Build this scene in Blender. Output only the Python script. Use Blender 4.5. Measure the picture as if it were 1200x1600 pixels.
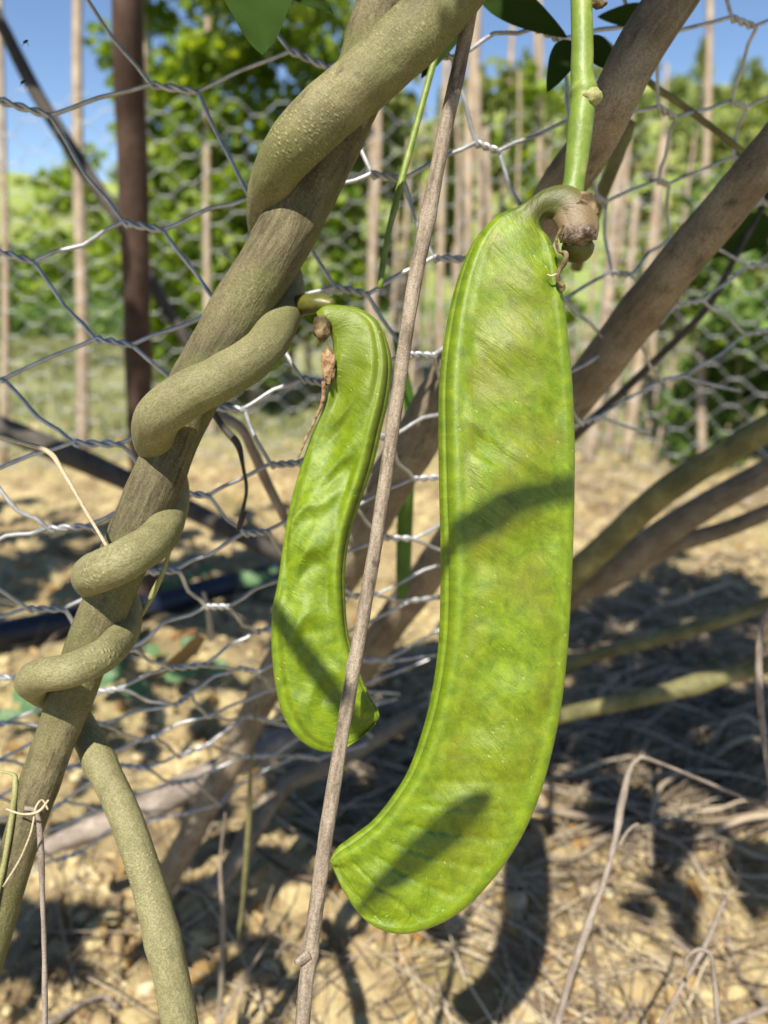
import bpy, math, random
import numpy as np
from mathutils import Vector, noise as mnoise

random.seed(7)
rng = np.random.default_rng(7)
for o in list(bpy.data.objects):
    bpy.data.objects.remove(o)
scene = bpy.context.scene
COL = scene.collection

# ------------------------------------------------------------------ camera
CH = 0.55
PITCH = math.radians(18.2)
FPX = 1155.6
cam = bpy.data.cameras.new('camera')
cam_ob = bpy.data.objects.new('camera', cam)
COL.objects.link(cam_ob)
cam_ob.location = (0, 0, CH)
cam_ob.rotation_euler = (math.pi / 2 - PITCH, 0, 0)
cam.sensor_fit = 'VERTICAL'
cam.sensor_height = 36
cam.sensor_width = 27
cam.lens = 26
cam.clip_start = 0.01
cam.clip_end = 2000
cam.dof.use_dof = True
cam.dof.focus_distance = 0.258
cam.dof.aperture_fstop = 7.8
scene.camera = cam_ob
scene.render.resolution_x = 768
scene.render.resolution_y = 1024

# ------------------------------------------------------------------ light
L = np.array([0.16, 0.54, -0.826]); L = L / np.linalg.norm(L)      # direction the sunlight travels
SUN_EL = math.asin(-L[2])
world = bpy.data.worlds.new("World")
scene.world = world
world.use_nodes = True
wn = world.node_tree.nodes; wl = world.node_tree.links
wn.clear()
wout = wn.new('ShaderNodeOutputWorld')
wbg = wn.new('ShaderNodeBackground')
sky = wn.new('ShaderNodeTexSky')
sky.sky_type = 'NISHITA'
sky.sun_disc = False
sky.sun_elevation = SUN_EL
sky.sun_rotation = math.atan2(-L[0], -L[1])
sky.air_density = 0.75
sky.dust_density = 0.0
sky.ozone_density = 3.0
wbg.inputs['Strength'].default_value = 0.092
wl.new(sky.outputs[0], wbg.inputs[0]); wl.new(wbg.outputs[0], wout.inputs[0])
sun = bpy.data.lights.new('sun', 'SUN')
sun.energy = 5.0
sun.angle = math.radians(0.55)
sun.color = (1.0, 0.93, 0.80)
sun_ob = bpy.data.objects.new('sun', sun)
COL.objects.link(sun_ob)
sun_ob.location = (-1, -3, 5)
sun_ob.rotation_euler = Vector(L).to_track_quat('-Z', 'Y').to_euler()
scene.view_settings.view_transform = 'Standard'
scene.view_settings.look = 'None'
scene.view_settings.exposure = 0.76
scene.view_settings.gamma = 1
scene.view_settings.use_curve_mapping = False

# ------------------------------------------------------------------ helpers
CAM = np.array([0, 0, CH])
FW = np.array([0, math.cos(PITCH), -math.sin(PITCH)])
UP = np.array([0, math.sin(PITCH), math.cos(PITCH)])
RT = np.array([1.0, 0, 0])

def P(px, py, d):
    "a point seen at this place of the photograph, d metres deep"
    return CAM + FW * d + RT * ((px - 600) / FPX * d) - UP * ((py - 800) / FPX * d)

def G(px, py, z=0.0):
    "the ground point seen there"
    r = FW + RT * ((px - 600) / FPX) - UP * ((py - 800) / FPX)
    return CAM + r * ((z - CH) / r[2])

def back(p, t):
    return p - L * t

def mesh_ob(name, verts, faces, mat, parent=None, smooth=True, attrs=None, origin=None):
    verts = np.asarray(verts, dtype=np.float64)
    if origin is None:
        if parent is not None:
            origin = np.array(parent.location)
        else:
            c = verts.mean(0); origin = np.array([c[0], c[1], verts[:, 2].min()])
    me = bpy.data.meshes.new(name)
    v = verts - origin
    if isinstance(faces, np.ndarray):
        k = faces.shape[1]; n = faces.shape[0]
        me.vertices.add(len(v)); me.vertices.foreach_set('co', v.astype(np.float32).ravel())
        me.loops.add(n * k); me.loops.foreach_set('vertex_index', faces.astype(np.int32).ravel())
        me.polygons.add(n)
        me.polygons.foreach_set('loop_start', np.arange(0, n * k, k, dtype=np.int32))
        me.update(calc_edges=True)
    else:
        me.from_pydata([tuple(a) for a in v], [], faces)
        me.update()
    if smooth:
        me.polygons.foreach_set('use_smooth', [True] * len(me.polygons))
    if attrs:
        for k_, arr in attrs.items():
            arr = np.asarray(arr, dtype=np.float32)
            if arr.ndim == 2:
                a = me.attributes.new(k_, 'FLOAT_VECTOR', 'POINT'); a.data.foreach_set('vector', arr.ravel())
            else:
                a = me.attributes.new(k_, 'FLOAT', 'POINT'); a.data.foreach_set('value', arr)
    if mat: me.materials.append(mat)
    o = bpy.data.objects.new(name, me)
    COL.objects.link(o)
    if parent is not None:
        o.parent = parent
        o.location = origin - np.array(parent.location)
    else:
        o.location = origin
    return o

def tag(o, label, cat, group=None):
    o['label'] = label; o['category'] = cat
    if group: o['group'] = group
    return o

def thing(name, loc, label, cat, group=None):
    o = bpy.data.objects.new(name, None)
    COL.objects.link(o); o.location = tuple(float(a) for a in loc)
    o.empty_display_size = 0.02
    return tag(o, label, cat, group)

def crom(pts, n):
    "Catmull-Rom resampling of rows of numbers, n samples per span"
    p = np.asarray(pts, float)
    p = np.vstack([2 * p[0] - p[1], p, 2 * p[-1] - p[-2]])
    out = []
    for i in range(1, len(p) - 2):
        for k in range(n):
            t = k / n
            a, b, c, d = p[i - 1], p[i], p[i + 1], p[i + 2]
            out.append(.5 * ((2 * b) + (-a + c) * t + (2 * a - 5 * b + 4 * c - d) * t * t + (-a + 3 * b - 3 * c + d) * t ** 3))
    out.append(p[-2])
    return np.array(out)

def tube_arrays(path, rad, sides=12, lump=0.0, lscale=60, cap=True, seed=0, knots=(), flat=1.0):
    path = np.asarray(path, float); rad = np.asarray(rad, float)
    n = len(path)
    tan = np.gradient(path, axis=0)
    tan /= np.linalg.norm(tan, axis=1)[:, None] + 1e-12
    ref = np.array([0.31, -0.87, 0.22]); nrm = np.cross(tan[0], ref); nrm /= np.linalg.norm(nrm)
    length = np.concatenate([[0], np.cumsum(np.linalg.norm(np.diff(path, axis=0), axis=1))])
    V = []; TC = []
    ang = np.linspace(0, 2 * math.pi, sides, endpoint=False)
    for i in range(n):
        if i:
            nrm = nrm - tan[i] * nrm.dot(tan[i]); nrm /= np.linalg.norm(nrm) + 1e-12
        bi = np.cross(tan[i], nrm)
        r = np.full(sides, rad[i])
        if lump:
            for j, a in enumerate(ang):
                q = Vector((math.cos(a) * rad[i] * lscale * 1.0, math.sin(a) * rad[i] * lscale, length[i] * lscale * .55 + seed * 17.3))
                r[j] *= 1 + lump * mnoise.noise(q) + lump * .45 * mnoise.noise(q * 2.7)
        for (kp, kw, ka) in knots:
            r *= 1 + ka * math.exp(-((length[i] / length[-1] - kp) / kw) ** 2)
        V.append(path[i] + np.outer(np.cos(ang) * r, nrm) + np.outer(np.sin(ang) * r * flat, bi))
        TC.append(np.stack([np.cos(ang) * r, np.sin(ang) * r, np.full(sides, length[i] + seed * .37)], 1))
    V = np.vstack(V); TC = np.vstack(TC)
    idx = np.arange(n * sides).reshape(n, sides)
    a = idx[:-1]; b = np.roll(idx, -1, axis=1)[:-1]; c = np.roll(idx, -1, axis=1)[1:]; d = idx[1:]
    F = np.stack([a, b, c, d], -1).reshape(-1, 4)
    if cap:
        V = np.vstack([V, path[0] - tan[0] * rad[0] * .35, path[-1] + tan[-1] * rad[-1] * .35])
        TC = np.vstack([TC, [0, 0, 0], [0, 0, length[-1]]])
        n0 = n * sides
        fs = []
        for j in range(sides):
            k = (j + 1) % sides
            fs.append([n0, idx[0][k], idx[0][j], n0])
            fs.append([n0 + 1, idx[-1][j], idx[-1][k], n0 + 1])
        # triangles stored as quads would be degenerate: return separately
        T = np.array([[f[0], f[1], f[2]] for f in fs])
    else:
        T = np.zeros((0, 3), int)
    return V, F, T, TC

def tube(name, pts, mat, parent=None, sides=14, n=8, lump=0.06, lscale=60, seed=0, knots=(), cap=True, world_pts=False, flat=1.0):
    "pts: rows (px, py, depth, radius in px), or world rows (x, y, z, radius) "
    c = crom(pts, n)
    if world_pts:
        path = c[:, :3]; rad = c[:, 3]
    else:
        path = np.array([P(a[0], a[1], a[2]) for a in c]); rad = c[:, 3] * c[:, 2] / FPX
    V, F, T, TC = tube_arrays(path, np.maximum(rad, 1e-5), sides, lump, lscale, cap, seed, knots, flat)
    faces = [tuple(int(x) for x in f) for f in F] + [tuple(int(x) for x in f) for f in T]
    return mesh_ob(name, V, faces, mat, parent, True, {'tc': TC})

class Batch:
    def __init__(s): s.V = []; s.F = []; s.A = []; s.T = []; s.n = 0
    def add(s, V, F, rnd, TC=None):
        s.V.append(V); s.F.append(np.asarray(F) + s.n); s.n += len(V)
        s.A.append(np.full(len(V), rnd) if np.isscalar(rnd) else rnd)
        s.T.append(V if TC is None else TC)
    def build(s, name, mat, parent=None, smooth=True, origin=None):
        return mesh_ob(name, np.vstack(s.V), np.vstack(s.F), mat, parent, smooth,
                       {'rnd': np.concatenate(s.A), 'tc': np.vstack(s.T)}, origin)

def vnoise(x, y, seed=0):
    xi = np.floor(x).astype(np.int64); yi = np.floor(y).astype(np.int64)
    fx = x - xi; fy = y - yi
    fx = fx * fx * (3 - 2 * fx); fy = fy * fy * (3 - 2 * fy)
    def h(a, b):
        n = (a * 374761393 + b * 668265263 + seed * 982451653) & 0xffffffff
        n = ((n ^ (n >> 13)) * 1274126177) & 0xffffffff
        return ((n ^ (n >> 16)) & 0xffff) / 65535.0
    return (h(xi, yi) * (1 - fx) + h(xi + 1, yi) * fx) * (1 - fy) + (h(xi, yi + 1) * (1 - fx) + h(xi + 1, yi + 1) * fx) * fy

def fbm(x, y, oct=4, seed=0):
    s = 0; a = .5; f = 1.0
    for o in range(oct):
        s = s + a * (vnoise(x * f, y * f, seed + o) - .5); a *= .5; f *= 2.03
    return s

def terrain(x, y):
    x = np.asarray(x, float); y = np.asarray(y, float)
    near = np.clip(1 - (np.hypot(x, y) - 2.2) / 4, 0.0, 1)
    z = .075 * fbm(x * 3.1, y * 3.1, 3, 1) + near * (.06 * fbm(x * 13, y * 13, 4, 5) + .030 * np.abs(fbm(x * 34, y * 34, 3, 15)))
    c = np.abs(fbm(x * 24 + 3, y * 24, 3, 9)); z = z + near * (.05 * np.clip(.12 - c, 0, 1) * -1.6)
    return z - .02

# ------------------------------------------------------------------ materials
class NT:
    def __init__(s, name):
        s.m = bpy.data.materials.new(name); s.m.use_nodes = True
        s.t = s.m.node_tree; s.t.nodes.clear()
        s.out = s.t.nodes.new('ShaderNodeOutputMaterial')
    def n(s, kind, **kw):
        nd = s.t.nodes.new(kind)
        for k, v in kw.items():
            if k in ('inputs',):
                for kk, vv in v.items(): nd.inputs[kk].default_value = vv
            else: setattr(nd, k, v)
        return nd
    def l(s, a, b): s.t.links.new(a, b)
    def attr(s, name): return s.n('ShaderNodeAttribute', attribute_name=name)
    def mapping(s, vec, scale=(1, 1, 1), rot=(0, 0, 0), loc=(0, 0, 0)):
        m = s.n('ShaderNodeMapping'); m.inputs['Scale'].default_value = scale; m.inputs['Rotation'].default_value = rot; m.inputs['Location'].default_value = loc
        s.l(vec, m.inputs['Vector']); return m.outputs[0]
    def noise(s, vec, scale, detail=4, rough=.55, dist=0):
        k = s.n('ShaderNodeTexNoise', inputs={'Scale': scale, 'Detail': detail, 'Roughness': rough, 'Distortion': dist}); s.l(vec, k.inputs['Vector']); return k.outputs['Fac']
    def ramp(s, fac, stops, interp='LINEAR'):
        r = s.n('ShaderNodeValToRGB'); e = r.color_ramp.elements; r.color_ramp.interpolation = interp
        while len(e) > 1: e.remove(e[-1])
        e[0].position = stops[0][0]; e[0].color = (*stops[0][1], 1)
        for p, c in stops[1:]:
            x = e.new(p); x.color = (*c, 1)
        s.l(fac, r.inputs[0]); return r.outputs[0]
    def mix(s, fac, a, b, mode='MIX'):
        m = s.n('ShaderNodeMix', data_type='RGBA', blend_type=mode)
        for v, k in ((fac, 0), (a, 6), (b, 7)):
            if hasattr(v, 'links') or hasattr(v, 'is_linked'): s.l(v, m.inputs[k])
            else: m.inputs[k].default_value = v if k == 0 else (*v, 1)
        return m.outputs[2]
    def math(s, op, a, b=0.0, clamp=False):
        m = s.n('ShaderNodeMath', operation=op); m.use_clamp = clamp
        for v, k in ((a, 0), (b, 1)):
            if hasattr(v, 'is_linked'): s.l(v, m.inputs[k])
            else: m.inputs[k].default_value = v
        return m.outputs[0]
    def bump(s, h, strength, dist, prev=None):
        b = s.n('ShaderNodeBump', inputs={'Strength': strength, 'Distance': dist}); s.l(h, b.inputs['Height'])
        if prev: s.l(prev, b.inputs['Normal'])
        return b.outputs[0]
    def principled(s, color, rough=.6, normal=None, metal=0.0, spec=.5, sss=0, transm=0, coat=0):
        p = s.n('ShaderNodeBsdfPrincipled')
        for v, k in ((color, 'Base Color'), (rough, 'Roughness')):
            if hasattr(v, 'is_linked'): s.l(v, p.inputs[k])
            else: p.inputs[k].default_value = (*v, 1) if k == 'Base Color' else v
        p.inputs['Metallic'].default_value = metal
        p.inputs['Specular IOR Level'].default_value = spec
        if sss:
            p.inputs['Subsurface Weight'].default_value = sss
            p.inputs['Subsurface Radius'].default_value = (.8, 1.0, .25)
            p.inputs['Subsurface Scale'].default_value = .004
        if coat:
            p.inputs['Coat Weight'].default_value = coat; p.inputs['Coat Roughness'].default_value = .25
        if normal: s.l(normal, p.inputs['Normal'])
        return p
    def done(s, sh): s.l(sh.outputs[0] if hasattr(sh, 'outputs') else sh, s.out.inputs[0]); return s.m

def bark(name, c0, c1, c2, fiber=1.0, rough=.75, lent=0.0, bumpd=.0006, scale=1.0, spec=.35, crack=.0, moss=None):
    s = NT(name); tc = s.attr('tc').outputs['Vector']
    st = s.mapping(tc, (420 * scale, 420 * scale, 60 * scale))
    fine = s.noise(st, 1.0, 5, .65, .3)
    big = s.noise(tc, 55 * scale, 4, .6)
    mid = s.noise(s.mapping(tc, (1, 1, .6)), 240 * scale, 4, .6)
    col = s.ramp(big, [(.3, c0), (.5, c1), (.7, c2)])
    col = s.mix(s.math('MULTIPLY', s.ramp(fine, [(.35, (0, 0, 0)), (.65, (1, 1, 1))]), .45 * fiber), col, c2)
    dark = tuple(a * .42 for a in c0)
    col = s.mix(s.math('MULTIPLY', s.ramp(mid, [(.58, (0, 0, 0)), (.72, (1, 1, 1))]), .6), col, dark)
    if moss:
        g = s.noise(tc, 28 * scale, 3, .5)
        col = s.mix(s.math('MULTIPLY', s.ramp(g, [(.45, (0, 0, 0)), (.6, (1, 1, 1))]), .65), col, moss)
    h = s.math('ADD', s.math('MULTIPLY', fine, .5 * fiber), s.math('MULTIPLY', mid, .6))
    if lent > .7:
        sz = s.n('ShaderNodeSeparateXYZ'); s.l(tc, sz.inputs[0])
        fz = s.ramp(s.math('ADD', sz.outputs[2], -.72), [(.17, (0, 0, 0)), (.34, (.75,) * 3)])
        col = s.mix(fz, col, s.ramp(mid, [(.3, (.19, .175, .08)), (.7, (.31, .29, .15))]))
    grain = s.noise(tc, 1500 * scale, 3, .7)
    col = s.mix(s.math('MULTIPLY', s.ramp(grain, [(.42, (1, 1, 1)), (.56, (0, 0, 0))]), .38), col, dark)
    nrm = s.bump(h, .8, bumpd)
    nrm = s.bump(grain, .6, bumpd * .35, nrm)
    if lent:
        vo = s.n('ShaderNodeTexVoronoi', inputs={'Scale': 1.0, 'Randomness': 1.0}); s.l(s.mapping(tc, (430, 430, 900)), vo.inputs['Vector'])
        patch = s.ramp(s.noise(tc, 60, 3, .5), [(.46, (0, 0, 0)), (.58, (1, 1, 1))])
        spot = s.ramp(vo.outputs['Distance'], [(.10, (1, 1, 1)), (.42, (0, 0, 0))])
        sp = s.math('MULTIPLY', spot, patch)
        nrm = s.bump(sp, .8 * lent, .00038, nrm)
        col = s.mix(s.math('MULTIPLY', sp, .4 * lent), col, (.48, .44, .24))
    return s.done(s.principled(col, rough, nrm, spec=spec))

M = {}
M['vine'] = bark('vine_bark', (.08, .070, .032), (.16, .145, .066), (.275, .25, .125), .9, .68, .8, .0007, spec=.35, moss=(.15, .155, .05))
M['old_vine'] = bark('old_vine_bark', (.045, .036, .018), (.105, .087, .042), (.215, .185, .10), 1.6, .75, .35, .0012, moss=(.15, .155, .05))
M['young_vine'] = bark('young_vine_bark', (.20, .20, .075), (.30, .30, .12), (.42, .40, .19), .4, .6, .2, .0004, spec=.4)
M['branch'] = bark('branch_bark', (.085, .065, .045), (.185, .148, .104), (.34, .285, .205), 1.2, .8, 0, .0011, .8)
M['tan'] = bark('tan_branch', (.10, .075, .05), (.19, .15, .10), (.33, .27, .19), .9, .8, 0, .0008, .7)
M['olive'] = bark('olive_branch', (.09, .085, .035), (.18, .17, .07), (.30, .28, .13), .5, .7, 0, .0006, .8)
M['post'] = bark('post_bark', (.03, .017, .012), (.06, .035, .025), (.12, .075, .055), .8, .8, 0, .001, .5)
M['darktwig'] = bark('dark_twig', (.035, .03, .026), (.065, .055, .048), (.12, .105, .09), .8, .8, 0, .0005)
M['stick'] = bark('dry_stick', (.055, .038, .026), (.19, .145, .105), (.42, .35, .27), 1.7, .8, 0, .0008, 1.0)
M['straw'] = bark('straw', (.36, .28, .17), (.50, .41, .27), (.64, .55, .40), 1, .7, 0, .0003)
M['bamboo'] = bark('stake', (.20, .14, .09), (.33, .25, .17), (.48, .40, .29), .6, .7, 0, .001, .3)
M['greytwig'] = bark('grey_twig', (.12, .09, .07), (.24, .195, .16), (.42, .36, .30), 1, .8, 0, .0003)

def wire_mat():
    s = NT('galvanised_wire'); tc = s.attr('tc').outputs['Vector']
    n = s.noise(tc, 700, 3, .6)
    b = s.noise(tc, 90, 3, .6)
    ru = s.noise(tc, 38, 4, .7)
    col = s.ramp(b, [(.3, (.28, .29, .30)), (.55, (.48, .49, .51)), (.75, (.62, .63, .64))])
    col = s.mix(s.math('MULTIPLY', s.ramp(ru, [(.56, (0, 0, 0)), (.68, (1, 1, 1))]), .6), col, (.20, .16, .13))
    return s.done(s.principled(col, s.ramp(n, [(.3, (.36,) * 3), (.7, (.6,) * 3)]), s.bump(n, .4, .0002), metal=.6))
M['wire'] = wire_mat()

def pod_mat(name, small=False):
    s = NT(name); tc = s.attr('tc').outputs['Vector']     # x: -1..1 across, y: metres along, z: metres across
    sep = s.n('ShaderNodeSeparateXYZ'); s.l(tc, sep.inputs[0])
    av = s.math('ABSOLUTE', sep.outputs[0])
    vec = s.n('ShaderNodeCombineXYZ'); s.l(sep.outputs[2], vec.inputs[0]); s.l(sep.outputs[1], vec.inputs[1])
    v = vec.outputs[0]
    tissue = s.noise(v, 210, 5, .65, .4)
    blotch = s.noise(v, 38, 4, .6, .6)
    speck = s.noise(v, 900, 3, .6)
    rotv = s.mapping(v, (1500, 260, 1), (0, 0, math.radians(-38)))
    streak = s.noise(s.mapping(s.mapping(v, (1, 1, 1), (0, 0, math.radians(-40))), (300, 1500, 1)), 1.0, 4, .6, .3)
    col = s.ramp(tissue, [(.28, (.074, .132, .002)), (.5, (.138, .212, .003)), (.72, (.215, .29, .006))])
    face = s.ramp(av, [(.60, (1, 1, 1)), (.86, (0, 0, 0))])
    red = s.math('MULTIPLY', s.ramp(blotch, [(.42, (0, 0, 0)), (.68, (1, 1, 1))]), face)
    top = s.ramp(sep.outputs[1], [(.0, (1, 1, 1)), (.12, (.75,) * 3), (.26, (.15,) * 3)])
    if not small:
        red = s.math('MULTIPLY', red, top)
        col = s.mix(s.math('MULTIPLY', red, .72), col, (.165, .118, .012))
        dots = s.math('MULTIPLY', s.ramp(speck, [(.58, (0, 0, 0)), (.70, (1, 1, 1))]), red)
        col = s.mix(s.math('MULTIPLY', dots, .7), col, (.12, .055, .015))
    else:
        tp = s.ramp(sep.outputs[1], [(.015, (1, 1, 1)), (.05, (0, 0, 0))])
        col = s.mix(s.math('MULTIPLY', tp, .7), col, (.13, .17, .01))
    col = s.mix(s.math('MULTIPLY', s.ramp(streak, [(.60, (0, 0, 0)), (.70, (1, 1, 1))]), s.math('MULTIPLY', face, .28)), col, (.36, .40, .12))
    if not small:
        sc = s.noise(s.mapping(v, (1, 1, 1), (0, 0, .5)), 55, 2, .4)
        mark = s.ramp(s.noise(s.mapping(v, (1, .5, 1), (0, 0, 0), (3, 1, 0)), 260, 1, .3), [(.80, (0, 0, 0)), (.83, (1, 1, 1))])
        col = s.mix(s.math('MULTIPLY', mark, .9), col, (.16, .075, .02))
    gr = s.noise(v, 1900, 3, .7)
    fl = s.n('ShaderNodeTexVoronoi', inputs={'Scale': 1.0, 'Randomness': 1.0}); s.l(s.mapping(s.mapping(v, (1, 1, 1), (0, 0, math.radians(-45))), (190, 420, 1)), fl.inputs['Vector'])
    fsep = s.n('ShaderNodeSeparateColor'); s.l(fl.outputs['Color'], fsep.inputs[0])
    fleck = s.math('MULTIPLY', s.ramp(fl.outputs['Distance'], [(.05, (1, 1, 1)), (.17, (0, 0, 0))]), s.math('GREATER_THAN', fsep.outputs[0], .62))
    col = s.mix(s.math('MULTIPLY', fleck, .55), col, (.42, .46, .16))
    brn = s.math('MULTIPLY', s.ramp(fl.outputs['Distance'], [(.05, (1, 1, 1)), (.15, (0, 0, 0))]), s.math('LESS_THAN', fsep.outputs[0], .07))
    col = s.mix(s.math('MULTIPLY', brn, .7), col, (.12, .05, .02))
    col = s.mix(s.math('MULTIPLY', s.ramp(gr, [(.40, (1, 1, 1)), (.55, (0, 0, 0))]), .22), col, (.08, .13, .004))
    col = s.mix(s.math('MULTIPLY', s.ramp(gr, [(.56, (0, 0, 0)), (.68, (1, 1, 1))]), .30), col, (.28, .36, .04))
    # neck stain: brown at the stalk end (y below -0.02)
    if not small:
        yy = s.math('MULTIPLY', s.math('ADD', sep.outputs[1], s.math('MULTIPLY', s.math('ADD', tissue, -.5), .010)), -1.0)
        col = s.mix(s.ramp(s.math('MULTIPLY', yy, 50), [(.0, (0, 0, 0)), (.35, (1, 1, 1))]), col, (.075, .085, .016))
        col = s.mix(s.ramp(s.math('MULTIPLY', yy, 38), [(.55, (0, 0, 0)), (.75, (1, 1, 1))]), col, (.17, .12, .06))
    h1 = s.math('ADD', s.math('MULTIPLY', s.math('MULTIPLY', streak, face), .35), s.math('MULTIPLY', gr, .45))
    h2 = s.noise(s.mapping(s.mapping(v, (1, 1, 1), (0, 0, math.radians(-40))), (70, 330, 1)), 1.0, 3, .5, .5)
    nrm = s.bump(s.math('MULTIPLY', h2, s.math('ADD', s.math('MULTIPLY', face, .9), .1)), .8, .0009 if not small else .0006)
    nrm = s.bump(h1, .8, .0005, nrm)
    nrm = s.bump(fleck, .7, .0004, nrm)
    rough = s.ramp(speck, [(.3, (.34,) * 3), (.7, (.52,) * 3)])
    p = s.principled(col, rough, nrm, spec=.5, sss=.12)
    return s.done(p)
M['pod'] = pod_mat('green_pod_skin')
M['pod_small'] = pod_mat('small_pod_skin', True)

def simple(name, stops, scale=200, rough=.6, bumpd=.0004, spec=.4, coord='tc', det=4, bs=None, sss=0):
    s = NT(name)
    tc = s.attr('tc').outputs['Vector'] if coord == 'tc' else s.n('ShaderNodeTexCoord').outputs['Object']
    n = s.noise(tc, scale, det, .6, .3)
    n2 = s.noise(tc, bs or scale * 2.5, 4, .6)
    return s.done(s.principled(s.ramp(n, stops), rough, s.bump(n2, .8, bumpd), spec=spec, sss=sss))
M['scarface'] = simple('scar_face', [(.3, (.05, .035, .025)), (.5, (.16, .12, .09)), (.7, (.34, .28, .23))], 420, .9, .0012, .15)
M['neck'] = simple('pod_neck', [(.3, (.12, .13, .02)), (.5, (.18, .20, .03)), (.7, (.25, .24, .07))], 120, .5, .0003)
M['calyx'] = simple('calyx', [(.3, (.04, .028, .016)), (.45, (.11, .08, .04)), (.58, (.23, .17, .09)), (.72, (.36, .28, .15))], 170, .85, .0012, .2)
M['stub'] = simple('stub', [(.3, (.05, .05, .01)), (.7, (.14, .14, .02))], 150, .4, .0003)
M['scar'] = simple('scar', [(.3, (.05, .03, .02)), (.45, (.28, .17, .09)), (.7, (.50, .36, .22))], 350, .9, .0015, .1)
M['peduncle'] = simple('green_stem', [(.3, (.10, .165, .018)), (.55, (.165, .235, .035)), (.75, (.32, .33, .11))], 110, .5, .0004, .5)
M['greenshoot'] = simple('green_shoot', [(.3, (.03, .09, .008)), (.7, (.08, .19, .015))], 60, .5, .0004)
M['hose'] = simple('black_hose', [(.3, (.004, .006, .016)), (.7, (.012, .018, .04))], 20, .45, .0004, .5)
M['insect'] = simple('insect', [(.3, (.01, .01, .01)), (.7, (.03, .025, .02))], 900, .4, .0001)

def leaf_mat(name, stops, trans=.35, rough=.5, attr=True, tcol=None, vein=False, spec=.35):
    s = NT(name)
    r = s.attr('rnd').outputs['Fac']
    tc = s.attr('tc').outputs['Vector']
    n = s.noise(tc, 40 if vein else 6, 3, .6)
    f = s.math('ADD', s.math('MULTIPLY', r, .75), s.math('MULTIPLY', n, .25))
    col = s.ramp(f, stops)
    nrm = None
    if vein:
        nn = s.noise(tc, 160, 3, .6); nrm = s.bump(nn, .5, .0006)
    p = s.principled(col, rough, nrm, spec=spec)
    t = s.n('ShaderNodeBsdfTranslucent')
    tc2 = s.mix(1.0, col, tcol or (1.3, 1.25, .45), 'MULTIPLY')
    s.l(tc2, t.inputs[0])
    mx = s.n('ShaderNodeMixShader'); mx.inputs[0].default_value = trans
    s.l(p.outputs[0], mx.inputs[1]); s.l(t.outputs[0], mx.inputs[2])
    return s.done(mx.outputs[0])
M['leaf_vine'] = leaf_mat('bean_leaves', [(.1, (.08, .14, .014)), (.45, (.17, .27, .022)), (.75, (.27, .37, .03)), (.95, (.38, .45, .07))], .5, tcol=(1.45, 1.35, .4))
M['leaf_pale'] = leaf_mat('pale_leaves', [(.1, (.12, .16, .045)), (.5, (.21, .27, .07)), (.8, (.30, .33, .11)), (.97, (.42, .33, .15))], .45)
M['leaf_dark'] = leaf_mat('hedge_leaves', [(.1, (.05, .10, .02)), (.5, (.12, .21, .04)), (.9, (.24, .34, .09))], .45)
M['leaf_hill'] = leaf_mat('hill_trees', [(.1, (.14, .19, .06)), (.5, (.24, .30, .10)), (.9, (.34, .38, .14))], .4)
M['leaf_hill2'] = leaf_mat('hill_scrub', [(.1, (.17, .23, .06)), (.5, (.29, .35, .09)), (.9, (.38, .43, .13))], .4)
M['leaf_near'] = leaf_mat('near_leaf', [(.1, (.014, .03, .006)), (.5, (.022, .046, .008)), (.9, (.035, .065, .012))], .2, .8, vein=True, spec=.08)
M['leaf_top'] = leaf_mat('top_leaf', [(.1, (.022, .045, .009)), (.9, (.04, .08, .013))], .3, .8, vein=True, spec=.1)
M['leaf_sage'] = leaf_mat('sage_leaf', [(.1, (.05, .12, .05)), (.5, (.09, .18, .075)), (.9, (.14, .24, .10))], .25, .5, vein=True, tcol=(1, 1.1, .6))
M['leaf_dry'] = leaf_mat('dry_leaf', [(.1, (.25, .13, .04)), (.5, (.40, .25, .09)), (.9, (.5, .36, .16))], .25, .7, vein=True, tcol=(1.1, .9, .6))
M['grass'] = leaf_mat('pale_grass', [(.1, (.10, .14, .05)), (.5, (.20, .23, .09)), (.8, (.30, .29, .14)), (.97, (.42, .36, .22))], .25, .7)

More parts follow.
